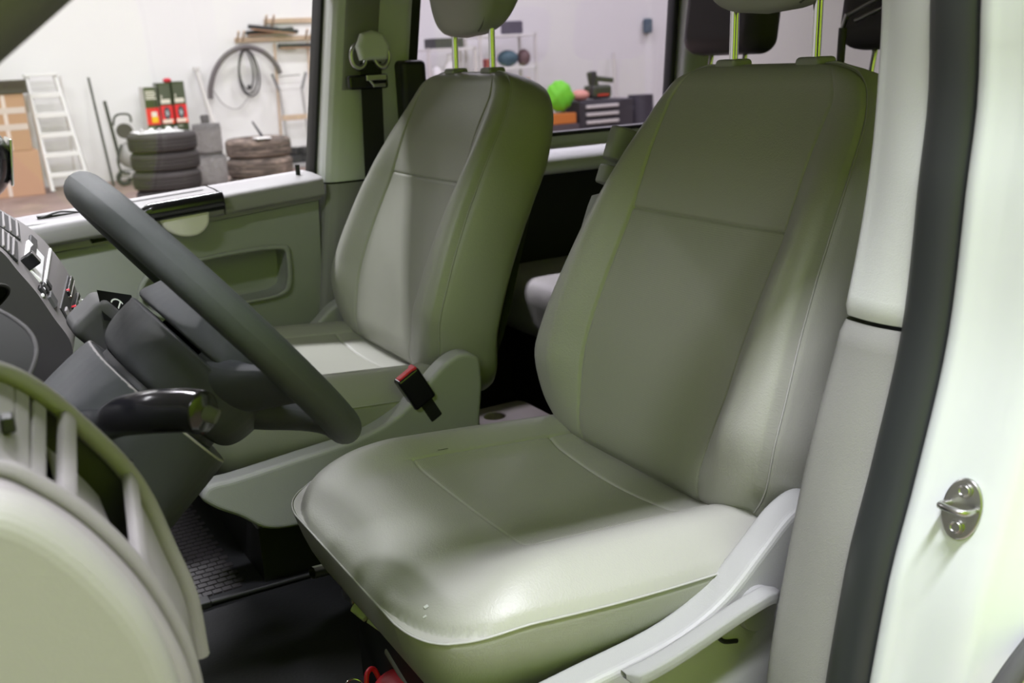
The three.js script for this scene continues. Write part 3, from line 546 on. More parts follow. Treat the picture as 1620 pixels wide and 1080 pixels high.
{
  const t = thing('steering_wheel', 'dark grey steering wheel seen edge-on in front of the driver seat', 'steering wheel', WC);
  const R = 0.173, r = 0.0185;
  part('rim', gridGeo(lin(0, 1, 20), lin(0, 1, 120), (u, v) => { const a = v * Math.PI * 2, b = u * Math.PI * 2, rr = R + r * Math.cos(b); return wp(r * 0.95 * Math.sin(b), rr * Math.cos(a), rr * Math.sin(a)); }), wheelMat, t);
  const hub = part('hub_cover', ringSect([[-0.098, 0.06, 0.065, 0.018], [-0.097, 0.07, 0.078, 0.018], [-0.091, 0.078, 0.088, 0.018], [-0.08, 0.083, 0.095, 0.018], [-0.065, 0.085, 0.099, 0.018], [-0.05, 0.085, 0.1, 0.018], [-0.044, 0.083, 0.098, 0.018], [-0.043, 0.06, 0.06, 0.018]], lin(0, 1, 48), 0.85), hubMat, t, 'rounded back cover of the wheel hub');
  part('airbag_cover', ringSect([[-0.039, 0.06, 0.06, 0.018], [-0.038, 0.083, 0.098, 0.018], [-0.02, 0.08, 0.094, 0.018], [-0.002, 0.07, 0.084, 0.018], [0.008, 0.045, 0.055, 0.018], [0.010, 0.001, 0.001, 0.018]], lin(0, 1, 48), 0.85), hubMat, t, 'domed airbag cover');
  // four spokes, thick at the hub
  for (const ang of [-1.2, 1.2, -0.6, 0.6]) part('spoke', gridGeo(lin(0, 1, 32), lin(0, 1, 14), (u, v) => {
    const rr = lerp(0.07, R, v), a = u * Math.PI * 2, low = Math.abs(ang) < 1, w = lerp(0.04, low ? 0.022 : 0.022, v), h = low ? lerp(0.034, 0.013, v) : lerp(0.026, 0.011, sm(0, 1, v)), cx = Math.cos(a) * w, ax = Math.sin(a) * h - lerp(0.045, low ? 0.004 : 0.0, sm(0.1, 1, v));
    return wp(ax, rr * Math.cos(ang) - cx * Math.sin(ang), rr * Math.sin(ang) + cx * Math.cos(ang));
  }), hubMat, t);

  const c = thing('steering_column', 'grey steering column shroud with two black control stalks', 'steering column', wp(-0.18, 0, 0));
  part('shroud', ringSect([[-0.104, 0.06, 0.06, 0.018], [-0.105, 0.08, 0.086, 0.018], [-0.112, 0.085, 0.09, 0.018], [-0.16, 0.088, 0.09, 0.02], [-0.22, 0.088, 0.088, 0.024], [-0.34, 0.085, 0.082, 0.03]], lin(0, 1, 48), 0.72), hubMat, c);
  part('joint_ring', ringSect([[-0.098, 0.07, 0.076, 0.018], [-0.106, 0.07, 0.076, 0.018]]), black, c);
  part('shroud_lip', new THREE.TubeGeometry(new THREE.CatmullRomCurve3(lin(0, 1, 40).slice(0, 40).map(u => { const a = u * Math.PI * 2, cc = Math.cos(a), s = Math.sin(a), w = 0.72; return V(...wp(-0.106, 0.018 + Math.sign(cc) * Math.abs(cc) ** w * 0.082, Math.sign(s) * Math.abs(s) ** w * 0.088)); }), true), 120, 0.002, 6, true), bezelGrey, c);
  // near stalk: comes out of the shroud toward the door and bends up to a fat rounded end
  const path = [[0.088, 1.295, -0.955], [0.098, 1.305, -0.91], [0.108, 1.325, -0.86], [0.128, 1.338, -0.815], [0.150, 1.341, -0.79], [0.160, 1.340, -0.775]], cur = new THREE.CatmullRomCurve3(path.map(p => V(...p)));
  const st = part('indicator_stalk', gridGeo(lin(0, 1, 24), lin(0, 1, 40), (u, v) => {
    const p = cur.getPoint(v), tg = cur.getTangent(v), s = V(0, 1, 0).cross(tg).normalize(), q = tg.clone().cross(s).normalize(), a = u * Math.PI * 2, e = v > 0.93 ? Math.sqrt(Math.max(0, 1 - ((v - 0.93) / 0.07) ** 2)) : 1, r1 = lerp(0.012, 0.0165, sm(0, 0.6, v)) * e;
    return [p.x + s.x * Math.cos(a) * r1 + q.x * Math.sin(a) * r1 * 1.1, p.y + s.y * Math.cos(a) * r1 + q.y * Math.sin(a) * r1 * 1.1, p.z + s.z * Math.cos(a) * r1 + q.z * Math.sin(a) * r1 * 1.1];
  }), blackGloss, c, 'glossy black indicator stalk on the door side');
  part('stalk_button', rod([0.158, 1.341, -0.778], [0.166, 1.337, -0.772], 0.007, 0.006), darkGrey, st);
  // far stalk with printed wiper symbols on its flat end
  const tex = canvasTex(128, 96, (x, w, h) => { x.fillStyle = '#101112'; x.fillRect(0, 0, w, h); x.strokeStyle = '#dfe3dd'; x.fillStyle = '#dfe3dd'; x.lineWidth = 5; x.beginPath(); x.arc(64, 46, 24, Math.PI * 1.15, Math.PI * 1.85); x.stroke(); x.beginPath(); x.moveTo(64, 52); x.lineTo(80, 26); x.stroke(); x.fillRect(18, 40, 16, 6); x.fillRect(18, 58, 16, 6); x.beginPath(); x.arc(100, 62, 8, 0, 7); x.fill(); });
  const ws = part('wiper_stalk', new RoundedBoxGeometry(0.05, 0.05, 0.07, 3, 0.011).rotateZ(-0.9).translate(0.138, 1.338, -1.165), darkGrey, c, 'black wiper stalk with white symbols');
  const pl = new THREE.PlaneGeometry(0.046, 0.036); pl.rotateY(0.62); pl.rotateX(-0.62); pl.translate(0.157, 1.357, -1.145);
  part('symbol_face', pl, new THREE.MeshPhysicalMaterial({ map: tex, roughness: 0.4, side: THREE.DoubleSide }), ws);
}
// ------------------------------------------------------------------ dashboard
{
  const d = thing('dashboard', 'grey dashboard with round-edged end cap, air vents and centre console', 'dashboard', [-0.2, FY, -1.35]);
  const prof = smoothPts([[-0.50, 1.27], [-0.42, 1.36], [-0.28, 1.425], [-0.12, 1.435], [-0.02, 1.425], [0.03, 1.385], [0.058, 1.33], [0.072, 1.26], [0.07, 1.19], [0.045, 1.11], [0.0, 1.03], [-0.08, 0.97], [-0.2, 0.94], [-0.5, 0.94]], 5);
  // main moulding; the face sinks between the instruments and the lower shelf
  const body = poly(prof.map(([x, y]) => [x - 0.02, y - 0.012]));
  part('moulding', extrZ(body, -2.075, -0.74, 0.012), dashGrey, d);
  // near end block with rounded outer edge, follows the low rail
  const NP = [[-0.06, 1.402], [-0.02, 1.399], [0.008, 1.391], [0.025, 1.377], [0.045, 1.354], [0.065, 1.321], [0.08, 1.285], [0.09, 1.245], [0.092, 1.2], [0.085, 1.15]];
  const FP = [[-0.06, 1.436], [-0.01, 1.432], [0.019, 1.421], [0.04, 1.403], [0.062, 1.373], [0.081, 1.343], [0.094, 1.313], [0.104, 1.272], [0.114, 1.228], [0.116, 1.178]];
  const cur2 = P => new THREE.CatmullRomCurve3(P.map(p => V(p[0], p[1], 0)), false, 'catmullrom'), NC = cur2(NP), FC = cur2(FP);
  const between = (v, t, inn = 0) => { const p = NC.getPoint(v), q = FC.getPoint(v), tg = FC.getTangent(v); return [lerp(p.x, q.x, t) - Math.abs(tg.y) * inn, lerp(p.y, q.y, t) - Math.abs(tg.x) * inn, lerp(-0.600, -0.705, t)]; };
  const skin = poly(smoothPts([[-0.50, 1.27], [-0.40, 1.35], [-0.25, 1.395], ...NP.map(([x, y]) => [x - 0.002, y - 0.002]), [0.06, 1.09], [0.0, 1.02], [-0.08, 0.95], [-0.3, 0.93], [-0.5, 0.93]], 5));
  part('end_block', extrZ(skin, -0.606, -0.572, 0.012, 5), bezelGrey, d, 'light grey end block of the dashboard');
  // pale side cover with a soft rolled edge
  const capP = smoothPts([[-0.50, 1.28], [-0.40, 1.345], [-0.25, 1.385], [-0.1, 1.398], [-0.02, 1.396], [0.006, 1.388], [0.022, 1.376], [0.04, 1.354], [0.056, 1.327], [0.069, 1.297], [0.078, 1.255], [0.08, 1.2], [0.07, 1.12], [0.03, 1.04], [-0.06, 0.97], [-0.3, 0.95], [-0.5, 0.95]], 5);
  part('side_cover', extrZ(poly(capP), -0.60, -0.553, 0.016, 6), endCap, d, 'pale rounded side cover nearest the open door');
  // bezel frame over the vent opening: two rails along the curve and cross posts
  const rail = (t, r) => new THREE.TubeGeometry(new THREE.CatmullRomCurve3(lin(0, 1, 40).map(v => V(...between(v, t)))), 80, r, 10);
  const fr = part('vent_bezel', merge([rail(0.02, 0.0055), rail(1, 0.0065)]), bezelGrey, d, 'grey curved bezel round the driver air vent');
  const bar = (v, w, th, inn) => gridGeo(lin(0, 1, 12), lin(0, 1, 6), (u, t) => { const a = u * Math.PI * 2, c = Math.cos(a), q = Math.sin(a), p = between(v, t, inn), g = FC.getTangent(v), x = Math.sign(c) * Math.abs(c) ** 0.5 * w, y = Math.sign(q) * Math.abs(q) ** 0.5 * th; return [p[0] + g.x * x + g.y * -y * -1 * -1, p[1] + g.y * x + g.x * y, p[2]]; });
  for (const [v, w] of [[0.405, 0.006], [0.60, 0.006], [0.1, 0.006]]) part('vent_post', bar(v, w, 0.004, 0), bezelGrey, fr);
  for (const v of [0.15, 0.2, 0.25, 0.30, 0.35]) part('vent_vane', bar(v, 0.0055, 0.0022, 0.006), bezelGrey, fr);
  part('vent_thumb', new RoundedBoxGeometry(0.008, 0.010, 0.014, 2, 0.002).translate(...between(0.24, 0.45, -0.001)), black, fr);
  part('vent_throat', gridGeo(lin(0, 1, 4), lin(0.05, 0.62, 20), (t, v) => between(v, t, 0.03)), black, fr);
  part('switch_well', gridGeo(lin(0, 1, 4), lin(0.42, 0.6, 10), (t, v) => between(v, t, 0.006 + 0.018 * t)), bezelGrey, fr);
  part('lower_face', gridGeo(lin(0, 1, 6), lin(0.6, 1, 20), (t, v) => between(v, t, 0.003)), bezelGrey, fr);
  part('far_wall', gridGeo([0, 1], lin(0, 1, 30), (t, v) => { const p = between(v, 1); return [p[0] - 0.06 * t, p[1] - 0.05 * t, p[2] - 0.003]; }), dashGrey, fr);
  part('lamp_knob', merge([new THREE.CylinderGeometry(0.02, 0.024, 0.02, 28).rotateZ(Math.PI / 2).translate(0.1, 1.235, -0.745), new THREE.TorusGeometry(0.022, 0.002, 8, 28).rotateY(Math.PI / 2).translate(0.11, 1.235, -0.745)]), darkGrey, d, 'round light switch knob');
  part('bright_screw', new THREE.SphereGeometry(0.004, 12, 10).translate(0.092, 1.325, -0.745), chrome, d);
  // instrument hood
  const hood = part('instrument_hood', gridGeo(lin(0, 1, 40), lin(0, 1, 10), (u, v) => {
    const a = lerp(-0.15, Math.PI + 0.15, u); return [lerp(-0.22, 0.02 + 0.035 * Math.sin(clamp(u) * Math.PI * 2) ** 2, v), 1.345 + Math.max(-0.03, Math.sin(a)) * lerp(0.08, 0.07, v), -1.025 + Math.cos(a) * 0.17];
  }), M(0.014, 0.014, 0.014, { roughness: 1 }), d, 'curved hood over the instruments');
  part('hood_lip', tube(lin(-0.1, Math.PI + 0.1, 24).map(a => [0.02 + 0.035 * Math.sin(clamp((a + 0.15) / (Math.PI + 0.3)) * Math.PI * 2) ** 2, 1.345 + Math.max(-0.03, Math.sin(a)) * 0.07, -1.025 + Math.cos(a) * 0.17]), 0.002, 80, 8), dashGrey, hood);
  part('instrument_face', box(-0.06, -0.05, 1.30, 1.40, -1.19, -0.86), black, hood);
  // centre console: curved face turned slightly to the driver, with vents, radio and heater controls
  const nc = cur2([[0.03, 1.44], [0.059, 1.416], [0.0735, 1.39], [0.0885, 1.3625], [0.102, 1.33], [0.116, 1.295], [0.11, 1.26], [0.09, 1.2], [0.05, 1.1]]), fc = cur2([[0.05, 1.455], [0.0805, 1.433], [0.121, 1.394], [0.147, 1.346], [0.160, 1.299], [0.155, 1.267], [0.138, 1.237], [0.11, 1.19], [0.07, 1.1]]);
  const onF = (v, t) => { const p = nc.getPoint(v), q = fc.getPoint(v); return V(lerp(p.x, q.x, t), lerp(p.y, q.y, t), lerp(-1.27, -1.53, t)); };
  const con = part('centre_console', gridGeo(lin(0, 1, 8), lin(0, 1, 50), (t, v) => onF(v, t).toArray()), bezelGrey, d, 'light grey centre console face');
  for (const [c, z, n] of [[nc, -1.27, 'console_flank'], [fc, -1.53, 'console_flank']]) part(n, gridGeo([0, 1], lin(0, 1, 40), (t, v) => { const p = c.getPoint(v); return [lerp(p.x, -0.15, t), p.y, z]; }), dashGrey, con);
  const put = (name, v, t, w, h, dp, m, label, lift = 0) => {   // w along the curve, h across the car
    const p = onF(v, t), a = onF(v + 0.01, t).sub(onF(v - 0.01, t)).normalize(), b = onF(v, Math.min(1, t + 0.02)).sub(onF(v, t)).normalize(), n = b.clone().cross(a).normalize(); if (n.x < 0) n.negate();
    const z = a.clone().cross(n).normalize(), g = new RoundedBoxGeometry(w, dp, h, 2, Math.min(0.0015, dp / 3)); g.applyMatrix4(new THREE.Matrix4().makeBasis(a, n, z)); p.addScaledVector(n, lift); g.translate(p.x, p.y, p.z); return part(name, g, m, con, label);
  };
  for (const t of [0.27, 0.72]) { put('console_vent', 0.16, t, 0.03, 0.1, 0.003, black); for (const v of [0.135, 0.16, 0.185]) put('vent_vane', v, t, 0.003, 0.094, 0.008, bezelGrey); }
  put('radio_panel', 0.285, 0.42, 0.03, 0.12, 0.005, whitePlastic, 'pale radio panel'); put('radio_knob', 0.265, 0.22, 0.016, 0.016, 0.02, blackGloss, undefined, 0.006); put('radio_slot', 0.255, 0.62, 0.012, 0.1, 0.006, black);
  put('panel_frame', 0.345, 0.5, 0.004, 0.24, 0.005, whitePlastic);
  for (const t of [0.10, 0.2, 0.3]) put('dash_button', 0.385, t, 0.012, 0.016, 0.007, black);
  put('button_cap', 0.44, 0.18, 0.016, 0.03, 0.008, darkGrey);
  put('control_strip', 0.47, 0.6, 0.02, 0.18, 0.004, black);
  for (const [v, t] of [[0.44, 0.78], [0.51, 0.76], [0.58, 0.74]]) { put('heater_slider', v, t, 0.008, 0.09, 0.010, blackGloss); put('slider_edge', v + 0.012, t, 0.0025, 0.09, 0.011, chrome); put('red_mark', v + 0.008, t - 0.14, 0.004, 0.006, 0.012, redPlastic); }
  put('console_rib', 0.6, 0.92, 0.05, 0.006, 0.014, pillarGrey); put('console_rib', 0.56, 0.35, 0.035, 0.02, 0.008, bezelGrey);
}
// ------------------------------------------------------------------ cab floor
{
  const m = thing('floor_mat', 'black ribbed rubber mat in the passenger footwell', 'floor mat', [0.3, FY, -1.77]);
  part('mat_base', box(0.05, 0.52, FY, FY + 0.006, -2.02, -1.555, 0.002), rubberFloor, m);
  const pads = []; for (let i = 0; i < 24; i++) for (let k = 0; k < 11; k++) { const x = 0.17 + k * 0.0165 + (i % 2) * 0.008, z = -1.585 - i * 0.0165; if (x < 0.36) { const g = new THREE.BoxGeometry(0.0145, 0.003, 0.0125); g.translate(x, FY + 0.0075, z); pads.push(g); } }
  const pp = part('tread_blocks', merge(pads), M(0.03, 0.026, 0.028, { roughness: 0.5 }), m); pp.userData.kind = 'stuff';
  part('mat_edge', merge([tube([[0.06, FY + 0.006, -1.56], [0.3, FY + 0.007, -1.555], [0.52, FY + 0.006, -1.55]], 0.005, 20, 6)]), black, m);
  part('edge_clip', box(0.25, 0.285, FY, FY + 0.012, -1.575, -1.55, 0.003), black, m);
  const e = thing('red_canister', 'red canister with metal ring and grey lever on the floor before the driver seat', 'canister', [0.40, FY, -1.15]);
  part('cylinder', new THREE.CapsuleGeometry(0.04, 0.2, 8, 24).rotateX(Math.PI / 2).translate(0.42, FY + 0.042, -0.99), redPlastic, e);
  part('ring', new THREE.TorusGeometry(0.012, 0.0015, 8, 28).rotateX(-0.9).translate(0.372, FY + 0.055, -1.13), chrome, e);
  part('clip', tube([[0.385, FY + 0.045, -1.12], [0.392, FY + 0.07, -1.13], [0.402, FY + 0.07, -1.135], [0.41, FY + 0.045, -1.125]], 0.0035, 20, 8), redPlastic, e);
  part('lever', new RoundedBoxGeometry(0.016, 0.01, 0.08, 3, 0.004).rotateX(0.25).translate(0.425, FY + 0.085, -1.09), sillGrey, e);
}
// ------------------------------------------------------------------ behind the front seats
{
  const cupM = M(0.36, 0.32, 0.3, { roughness: 0.5 });
  const c = thing('cup_holder_box', 'light grey box with round cup wells behind and between the front seats', 'storage box', [0.96, FY, -1.72]);
  const sh = rrect(0.90, 1.04, -1.82, -1.62, 0.02); for (const [x, z] of [[0.945, -1.765], [0.945, -1.68]]) { const h = new THREE.Path(); h.absarc(x, z, 0.026, 0, Math.PI * 2); sh.holes.push(h); }
  const g = new THREE.ExtrudeGeometry(sh, { depth: 0.03, bevelEnabled: true, bevelSize: 0.004, bevelThickness: 0.004, bevelSegments: 3, curveSegments: 20 }); g.rotateX(-Math.PI / 2); g.scale(1, 1, -1); g.computeVertexNormals(); g.translate(0, 0.84, 0);
  part('lid', g, cupM, c); part('body', box(0.91, 1.03, FY, 0.837, -1.81, -1.63, 0.01), cupM, c);
  const rear = (label, z, x) => {
    const t = thing('rear_seat', label, 'car seat', [x, FY, z], 'second row seats');
    const P = (n, geo, m, parent = t) => { const o = shade(new THREE.Mesh(geo, m)); o.name = n; parent.add(o); return o; };
    P('cushion', new RoundedBoxGeometry(0.5, 0.14, 0.40, 5, 0.05).translate(0.02, 0.29, 0), leather); P('backrest', new RoundedBoxGeometry(0.12, 0.46, 0.40, 5, 0.05).rotateZ(-0.3).translate(0.31, 0.5, 0), black);
    const h = P('headrest', new RoundedBoxGeometry(0.1, 0.17, 0.27, 5, 0.04).rotateZ(-0.15).translate(0.40, 0.91, 0), M(0.05, 0.045, 0.045)); for (const w of [-0.06, 0.06]) P('headrest_post', rod([0.36, 0.68, w], [0.40, 0.87, w], 0.006), chrome, h);
    P('base', box(-0.15, 0.22, 0, 0.225, -0.19, 0.19, 0.01), black);
  };
  rear('second-row seat by the tinted window, pale cushion corner showing between the front seats', -1.945, 1.35);
  rear('second-row seat straight behind the driver seat, mostly hidden', -1.44, 1.35);
  const gh = thing('grab_handle', 'pale metal bracket with two thin bars behind the driver headrest', 'handle', [1.6, 1.5, -1.42]);
  part('bar', rod([1.6, 1.643, -1.45], [1.6, 1.672, -1.37], 0.004), steel, gh); part('bar', rod([1.6, 1.632, -1.43], [1.6, 1.652, -1.365], 0.004), steel, gh);
  part('mount', rod([1.6, 1.645, -1.45], [1.6, 1.62, -1.46], 0.005), steel, gh); part('hanger', rod([1.6, 1.62, -1.46], [1.6, 1.40, -1.47], 0.008), darkGrey, gh);
}

// ------------------------------------------------------------------ workshop contents seen through the windows
const card = M(0.52, 0.31, 0.2, { roughness: 0.85 }), cardDark = M(0.48, 0.29, 0.18, { roughness: 0.85 }), tapeMat = M(0.72, 0.62, 0.56, { roughness: 0.3 });
const rubberTyre = M(0.032, 0.026, 0.026, { roughness: 0.75, bumpMap: rep(rubberT, 4), bumpScale: 0.002 });
const rubberDusty = M(0.5, 0.47, 0.45, { roughness: 0.9, map: rep(dirtT, 2), bumpMap: rep(rubberT, 4), bumpScale: 0.002 }); rubberDusty.color.setRGB(0.42, 0.38, 0.36);
const wood = M(0.95, 0.9, 0.85, { roughness: 0.7, map: rep(woodT, 2) });
const pale = M(0.7, 0.68, 0.66, { roughness: 0.6 }), greyMetal = M(0.35, 0.34, 0.34, { roughness: 0.45 }), toolBlack = M(0.03, 0.03, 0.032, { roughness: 0.5 });
function carton(label, x0, x1, y0, y1, z0, z1, m, tapes = true) {
  const t = thing('cardboard_box', label, 'box', [(x0 + x1) / 2, y0, (z0 + z1) / 2], 'cardboard boxes by the ladder');
  part('body', box(x0, x1, y0, y1, z0, z1, 0.006), m, t);
  if (tapes) { part('tape', box(x0 + 0.2, x0 + 0.245, y0 + 0.01, y1 - 0.01, z1 - 0.001, z1 + 0.002), tapeMat, t); }
  return t;
}
{
  carton('large plain cardboard box on the floor, lowest of the stack left of the white ladder', 0.70, 1.33, GY, 0.72, -15.1, -14.5, card);
  const mid = carton('cardboard box with two pale printed bands, middle of the stack by the ladder', 0.80, 1.27, 0.725, 1.43, -15.05, -14.52, cardDark);
  for (const y of [1.19, 0.985]) part('printed_band', box(0.80, 1.262, y, y + 0.075, -14.521, -14.517), new THREE.MeshPhysicalMaterial({ roughness: 0.8, map: canvasTex(256, 40, (x, w, h) => { x.fillStyle = '#cfc2b8'; x.fillRect(0, 0, w, h); x.fillStyle = '#3c3a3c'; for (let i = 0; i < 16; i++) x.fillRect(110 + i * 8, 12 + (i * 7) % 6, 4, 14 - (i * 5) % 7); }) }), mid);
  const cr = thing('black_crate', 'flat black crate with pale scribbles on top of the cardboard stack', 'crate', [1.08, 1.432, -14.75]);
  part('tray', box(0.80, 1.33, 1.432, 1.60, -15.0, -14.5, 0.008), M(0.05, 0.035, 0.035, { roughness: 0.6 }), cr);
  part('print', box(0.98, 1.3, 1.49, 1.57, -14.5, -14.498), new THREE.MeshPhysicalMaterial({ roughness: 0.8, map: canvasTex(256, 64, (x, w, h) => { x.fillStyle = '#3a2c2d'; x.fillRect(0, 0, w, h); x.strokeStyle = '#d8cfcd'; x.lineWidth = 4; for (let i = 0; i < 9; i++) { x.beginPath(); x.moveTo(20 + i * 26, 50 - (i % 3) * 8); x.lineTo(30 + i * 26, 14 + (i % 2) * 10); x.stroke(); } }) }), cr);
  single('upright_sheet', box(1.30, 1.372, GY, 1.40, -15.3, -15.14, 0.005), pale, 'pale upright panel between the cardboard boxes and the ladder', 'panel');
}
{ // stepladder
  const t = thing('stepladder', 'white folding stepladder with six flat treads against the white wall', 'ladder', [1.62, GY, -14.8]);
  const L = y => [lerp(1.38, 1.43, (1.64 - y) / 1.5), lerp(1.73, 1.90, (1.64 - y) / 1.5), lerp(-15.0, -14.6, (1.64 - y) / 1.5)];
  for (const i of [0, 1]) { const a = L(1.64), b = L(GY); const g = rod([b[i], GY + 0.015, b[2]], [a[i], 1.64, a[2]], 0.032, 0.032, 4); part('rail', g, whitePlastic, t); }
  for (let k = 0; k < 6; k++) { const y = 1.39 - k * 0.255, [a, b, z] = L(y); part('tread', box(a, b, y - 0.035, y + 0.028, z - 0.05, z + 0.035, 0.006), whitePlastic, t); }
  const [a, b, z] = L(1.64); part('top_platform', box(a - 0.03, b + 0.03, 1.625, 1.665, z - 0.12, z + 0.05, 0.008), whitePlastic, t);
  for (const x of [1.42, 1.82]) part('rear_leg', rod([x, GY + 0.01, -15.32], [x - 0.02, 1.62, -15.05], 0.014), pale, t);
}
single('black_pole', rod([2.205, GY, -14.7], [2.168, 1.58, -15.2], 0.016), toolBlack, 'thin black pole leaning on the wall right of the ladder', 'pole');
{ // wheeled machine beside the pole
  const t = thing('wheeled_machine', 'small wheeled machine with black handle frame left of the dark tyres', 'machine', [2.45, GY, -14.6]);
  part('handle_post', rod([2.33, 0.45, -14.65], [2.26, 1.27, -14.75], 0.022), toolBlack, t);
  part('handle_frame', tube([[2.30, 0.95, -14.6], [2.33, 1.05, -14.6], [2.37, 1.085, -14.6], [2.50, 1.085, -14.6], [2.53, 1.06, -14.6], [2.535, 0.98, -14.6]], 0.014, 40, 8), toolBlack, t);
  part('reel', new THREE.CylinderGeometry(0.10, 0.10, 0.1, 24).rotateX(Math.PI / 2).rotateZ(0.3).translate(2.43, 0.87, -14.58), M(0.06, 0.05, 0.05), t);
  part('tank', new THREE.SphereGeometry(0.16, 24, 16).scale(1, 1.1, 0.9).translate(2.46, 0.55, -14.6), greyMetal, t);
  part('yellow_cap', new THREE.CylinderGeometry(0.035, 0.035, 0.05, 16).translate(2.48, 0.74, -14.5), M(0.75, 0.5, 0.03), t);
  part('hose', tube([[2.35, 0.7, -14.5], [2.27, 0.5, -14.45], [2.3, 0.35, -14.45], [2.4, 0.32, -14.45]], 0.016, 30, 8), toolBlack, t);
  for (const x of [2.33, 2.56]) part('wheel', new THREE.TorusGeometry(0.075, 0.03, 10, 24).translate(x, GY + 0.105, -14.55), toolBlack, t);
  part('chassis', box(2.3, 2.6, GY + 0.1, GY + 0.2, -14.75, -14.5, 0.01), greyMetal, t);
}
// printed packs, three columns of two on a white carton
{
  single('white_carton', box(2.77, 3.38, GY, 0.80, -15.25, -14.85, 0.006), pale, 'white carton carrying the red and green printed packs', 'box');
  const draw = v => (x, w, h) => {
    x.fillStyle = '#37421f'; x.fillRect(0, 0, w, h);
    x.fillStyle = '#4d5540'; x.fillRect(6, 8, w - 12, 70);
    x.fillStyle = '#d9d6c6'; if (v === 0) { for (let i = 0; i < 4; i++) x.fillRect(14, 22 + i * 13, w - 40 + (i % 2) * 12, 8); } else { x.fillRect(18, 62, 12, 18); x.fillRect(10, 84, w - 26, 24); }
    x.fillStyle = '#e0262b'; x.fillRect(0, 118, w, 96);
    if (v === 0) { x.fillStyle = '#e8e0d0'; x.fillRect(w * 0.38, 140, w * 0.42, 30); x.fillStyle = '#f0c41c'; x.fillRect(w * 0.38, 168, w * 0.46, 34); }
    else { x.fillStyle = '#3a3f44'; x.beginPath(); x.arc(w / 2, 160, 34, 0, 7); x.fill(); x.strokeStyle = '#c9cfcf'; x.lineWidth = 7; for (let i = 0; i < 5; i++) { const a = i * 1.257; x.beginPath(); x.moveTo(w / 2, 160); x.lineTo(w / 2 + 20 * Math.cos(a), 160 + 20 * Math.sin(a)); x.stroke(); } x.fillStyle = '#e9d9c6'; x.fillRect(8, 192, w - 16, 20); x.fillStyle = '#ff5a30'; x.fillRect(w - 20, 200, 18, 18); }
    x.fillStyle = '#2f3a1c'; x.fillRect(0, 216, w, h - 216); x.fillStyle = '#8a8f7c'; x.fillRect(14, 226, w * 0.4, 12);
  };
  const tx = [0, 1].map(v => new THREE.MeshPhysicalMaterial({ roughness: 0.5, map: canvasTex(128, 256, draw(v)) }));
  const green = M(0.05, 0.07, 0.025);
  const cols = [[2.80, 2.985, 0.62, 0], [3.0, 3.17, 0.66, 1], [3.19, 3.36, 0.67, 1]], place = ['left', 'middle', 'right'];
  cols.forEach(([a, b, h, v], i) => [0].forEach(k => {
    const y0 = 0.801, t = thing('printed_pack', `${place[i]} one of three tall green and red printed packs behind the dark tyres`, 'pack', [(a + b) / 2, y0, -15.05], 'printed packs on the white carton');
    part('carton', box(a, b, y0, y0 + h, -15.2, -14.905, 0.006), i === 0 ? pale : green, t);
    const g = new THREE.PlaneGeometry(b - a - 0.006, h - 0.012); g.translate((a + b) / 2, y0 + h / 2, -14.9035); part('front_print', g, tx[v], t);
  }));
  single('red_lump', new THREE.SphereGeometry(0.05, 16, 10).scale(1.2, 0.7, 1).translate(3.16, 1.49, -15.0), redPlastic, 'small red lump on top of the printed packs', 'cap');
}
